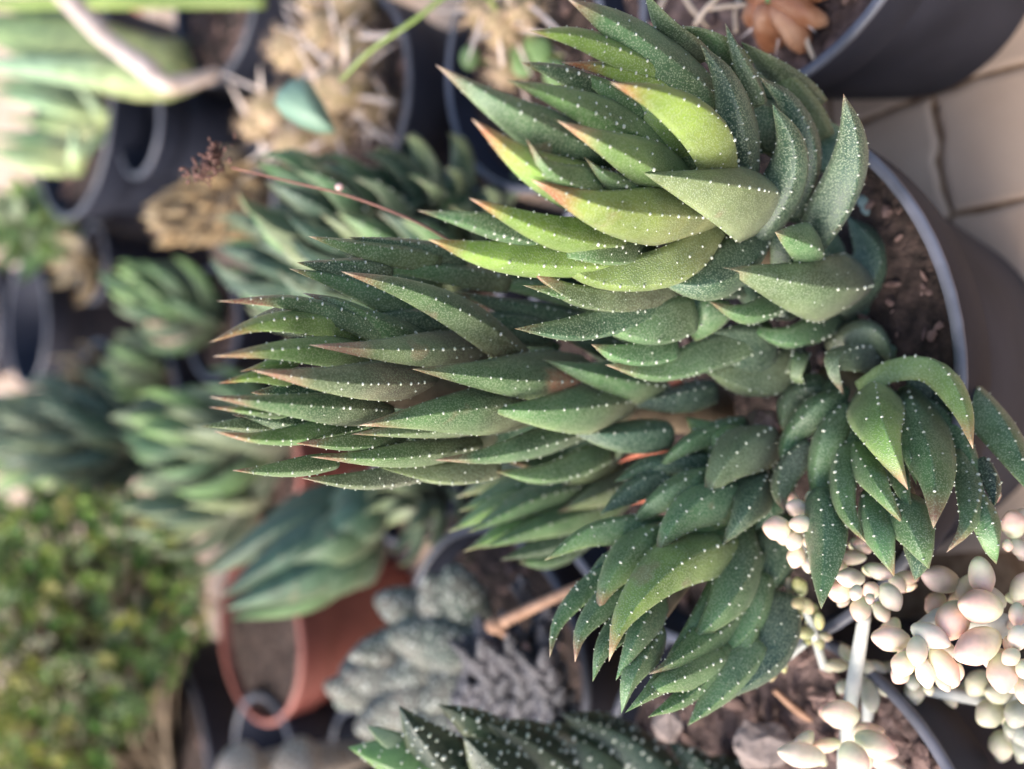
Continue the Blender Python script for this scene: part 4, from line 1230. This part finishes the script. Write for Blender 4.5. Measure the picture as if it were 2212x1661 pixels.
# ================================================================== PALE BEAD LEAVED SEDUM
def sedum(label, beads, stems, tint='w', seed=0, ox=1620, oy=1213):
    rng = random.Random(seed)
    a0 = stems[0][0]
    P0 = at(*a0[-1]) if isinstance(a0[0], (tuple, list)) else at(*a0)
    root = thing('sedum_sprig', P0, label, 'sedum', 'pale bead leaved sedum')
    for pts, rad in stems:
        part('stem', tube([at(*p) for p in pts], rad, n=14, seg=10), M_SEDSTEM, root)
    extra = []
    for (cx, cy, rx, ry, ang, d) in beads:
        if rx > 70:
            extra.append((cx + rng.uniform(-.9, .9) * rx, cy + rng.uniform(-.9, .9) * rx, rx * .7, ry * .72, ang + rng.uniform(-70, 70), d + .55))
    for (cx, cy, rx, ry, ang, d) in list(beads) + extra:
        x, y = ox + .27 * cx, oy + .27 * cy
        s = .97 * d / FPX * .27
        a = math.radians(ang)
        A = ((-UP) * math.cos(a) - RT * math.sin(a)) * rx * s - FW * rng.uniform(-.1, .55) * rx * s
        B = (UP * math.sin(a) - RT * math.cos(a)) * ry * s
        Cc = A.cross(B).normalized() * ry * s * .85
        V, F = egg(at(x, y, d), A, B, Cc, seg=20, rings=16, taper=.12, point=.42, lump=.03, seed=cx)
        j = rng.uniform(0, 1)
        if tint == 'w':
            ca, cb = mix3((.62, .66, .48), (.72, .68, .60), j), mix3((.80, .50, .46), (.78, .64, .56), j)
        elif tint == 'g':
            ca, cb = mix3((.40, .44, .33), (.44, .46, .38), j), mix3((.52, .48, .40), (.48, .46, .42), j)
        else:
            ca, cb = mix3((.52, .56, .34), (.60, .60, .44), j), mix3((.62, .58, .28), (.62, .50, .36), j)
        cols = []
        for i in range(17):
            t = i / 16
            c = mix3(ca, cb, sstep(.2, .75, t))
            if t > .97: c = mix3(c, (.50, .42, .18), .4)
            cols += [c] * 20
        part('leaf', (V, F, cols), M_BEAD, root)
    return root
sedum('pale pink sedum sprig arching over the bark pot with beads at both ends',
      [(810, 130, 125, 78, 190, 18.6), (1020, 75, 110, 68, 20, 18.8), (720, 240, 105, 88, 190, 18.8), (850, 245, 68, 60, 120, 18.2), (970, 230, 78, 76, 230, 18.2), (960, 290, 46, 40, 100, 18.1),
       (1120, 275, 118, 88, 60, 18.6), (890, 375, 92, 82, 110, 18.6), (1050, 400, 92, 74, 60, 19.0), (720, 30, 70, 48, 200, 19.2), (1250, 130, 90, 60, 0, 19.4), (880, 1380 - 1510, 80, 60, 30, 19.5),
       (735, 1225, 150, 115, 190, 19.4), (1000, 1465, 195, 112, 25, 19.6), (430, 1550, 210, 100, 195, 19.6), (830, 1570, 135, 112, 60, 19.2), (620, 1470, 120, 62, 170, 20.2), (1080, 1610, 150, 66, 20, 20.2)],
      [([(1868, 1330, 19.4), (1858, 1390, 19.8), (1845, 1470, 20.0), (1833, 1560, 20.2), (1825, 1640, 20.4), (1830, 1720, 21)], [.12, .14, .145, .15, .15, .14])], 'w', 1)
sedum('stout sedum sprig with the largest rounded beads at the right edge',
      [(1540, 150, 185, 112, 200, 18.8), (1850, 110, 160, 112, 80, 18.2), (1860, 360, 195, 135, 190, 17.9), (1630, 460, 155, 138, 130, 18.2), (1490, 330, 105, 80, 150, 18.9), (1440, 590, 135, 94, 25, 18.0),
       (1140, 620, 165, 105, 190, 18.4), (1340, 710, 115, 86, 100, 17.9), (1230, 820, 110, 100, 120, 18.1), (1400, 890, 112, 80, 80, 18.0), (1550, 830, 155, 100, 60, 18.0), (1540, 960, 75, 54, 60, 18.4),
       (1830, 670, 225, 145, 165, 17.8), (2020, 880, 145, 125, 100, 17.9), (2140, 420, 95, 70, 100, 17.9), (2150, 600, 105, 95, 100, 17.6), (2090, 760, 82, 76, 140, 17.5), (2185, 1020, 90, 60, 100, 18), (1670, 880, 70, 44, 90, 18.4),
       (2180, 200, 130, 90, 300, 18.6), (2200, 860, 80, 70, 60, 17.6)],
      [([(1990, 1360, 18.6), (2040, 1330, 18.5), (2130, 1340, 18.6), (2240, 1380, 19)], [.14, .2, .22, .22]), ([(1980, 1385, 18.6), (2050, 1350, 18.6), (2130, 1340, 18.6)], [.12, .14, .18])], 'w', 2)
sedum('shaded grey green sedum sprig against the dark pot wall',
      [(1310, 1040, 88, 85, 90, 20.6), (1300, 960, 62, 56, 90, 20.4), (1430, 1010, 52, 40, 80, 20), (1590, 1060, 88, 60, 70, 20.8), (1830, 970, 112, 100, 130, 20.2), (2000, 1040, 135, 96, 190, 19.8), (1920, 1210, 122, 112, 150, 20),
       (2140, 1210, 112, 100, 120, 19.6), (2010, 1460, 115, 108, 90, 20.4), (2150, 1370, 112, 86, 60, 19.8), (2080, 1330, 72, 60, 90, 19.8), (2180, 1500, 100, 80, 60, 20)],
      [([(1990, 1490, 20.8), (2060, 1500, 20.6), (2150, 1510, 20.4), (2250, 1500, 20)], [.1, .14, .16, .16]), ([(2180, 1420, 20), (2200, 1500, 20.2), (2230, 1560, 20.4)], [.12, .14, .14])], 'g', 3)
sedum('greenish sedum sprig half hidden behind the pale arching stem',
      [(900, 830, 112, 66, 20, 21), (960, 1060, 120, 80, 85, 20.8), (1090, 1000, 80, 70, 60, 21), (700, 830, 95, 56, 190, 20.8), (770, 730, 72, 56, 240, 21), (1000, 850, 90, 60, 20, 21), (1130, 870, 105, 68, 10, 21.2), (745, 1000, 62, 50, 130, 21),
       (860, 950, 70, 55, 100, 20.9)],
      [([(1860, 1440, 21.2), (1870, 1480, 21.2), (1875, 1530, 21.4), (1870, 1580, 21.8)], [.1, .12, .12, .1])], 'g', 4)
sedum('small yellow green sedum sprig between the two rosettes',
      [(400, 200, 75, 62, 240, 20.2), (310, 290, 66, 42, 190, 20.2), (380, 340, 60, 52, 160, 20), (450, 350, 72, 58, 50, 20.2), (370, 430, 66, 52, 90, 20.2), (550, 470, 72, 46, 80, 20.6), (450, 570, 75, 50, 190, 20.6), (590, 600, 68, 46, 10, 20.8),
       (550, 640, 52, 42, 80, 20.8), (320, 630, 64, 58, 120, 20.8), (250, 780, 100, 56, 80, 20.8), (180, 890, 54, 32, 110, 21), (320, 190, 70, 50, 250, 20.4)],
      [([(1730, 1300, 20.4), (1750, 1340, 20.6), (1765, 1390, 20.9), (1780, 1440, 21.4)], [.06, .08, .09, .09]), ([(1740, 1390, 20.9), (1715, 1410, 21), (1690, 1430, 21.2)], [.07, .07, .06])], 'y', 5)
sedum('cluster of creamy sedum beads beneath the hooked rosette',
      [(220, 1225, 115, 100, 190, 19), (380, 1070, 95, 76, 200, 19.2), (410, 1190, 95, 76, 180, 18.8), (350, 1320, 78, 74, 120, 19), (470, 1330, 56, 50, 90, 18.9), (370, 1450, 88, 78, 110, 19.1), (460, 1500, 76, 58, 90, 19.2), (480, 990, 66, 44, 100, 19.4),
       (2110, 1200, 115, 105, 250, 18.6), (2060, 1360, 48, 44, 90, 18.4), (2150, 1380, 82, 70, 60, 18.6), (820, 1460, 125, 62, 180, 19.4), (910, 1350, 80, 60, 180, 19.5), (1960, 950, 66, 52, 90, 19.2)],
      [([(1720, 1150, 19.3), (1735, 1180, 19.4), (1760, 1215, 19.8), (1800, 1250, 20.3)], [.08, .1, .1, .1])], 'w', 6, oy=810)
# pale twig fragments on the bark
stick('twig', [(1672, 1490, 22.4), (1730, 1540, 22.5), (1775, 1565, 22.6)], [.06, .09, .07], 'light brown twig lying on the bark chips', 'twig', M_TWIG)
stick('twig', [(1745, 1545, 22.6), (1765, 1575, 22.6), (1785, 1610, 22.4)], [.05, .06, .05], 'short forked twig under the light brown one', 'twig', M_TWIG)
pb = thing('bark_chunk', at(1650, 1610, 22.6), 'large pinkish grey chip on the bark at the bottom edge', 'bark piece')
part('stone', chunk(at(1655, 1610, 22.6), UP * .8, RT * .6, FW * .35, 8), M_STONE, pb, smooth=False)
sl_ = thing('bark_chunk', at(1450, 1555, 23.2), 'grey chip at the far rim of the bark pot', 'bark piece')
part('stone', chunk(at(1440, 1560, 23.2), UP * .4, RT * .55, FW * .3, 4), M_STONE, sl_, smooth=False)
# bluish seedling at the rim of the front pot
bl = thing('seedling', at(1875, 430, 21.6), 'tiny blue green seedling at the rim of the front pot', 'seedling')
M_BLUE = simple_mat('blue leaf', (.17, .26, .26), (.22, .32, .32), 90, rough=.5)
for x, y, a, b in ((1893, 417, .17, .13), (1905, 437, .2, .13), (1880, 450, .2, .16), (1890, 395, .16, .12), (1868, 435, .16, .14)):
    part('leaf', egg(at(x, y, 21.4), UP * a, RT * b, FW * .06), M_BLUE, bl)
part('petiole', tube([at(1858, 395, 21.6), at(1872, 396, 21.5), at(1882, 400, 21.4)], [.09, .09, .05], n=5), M_REDSTALK, bl)
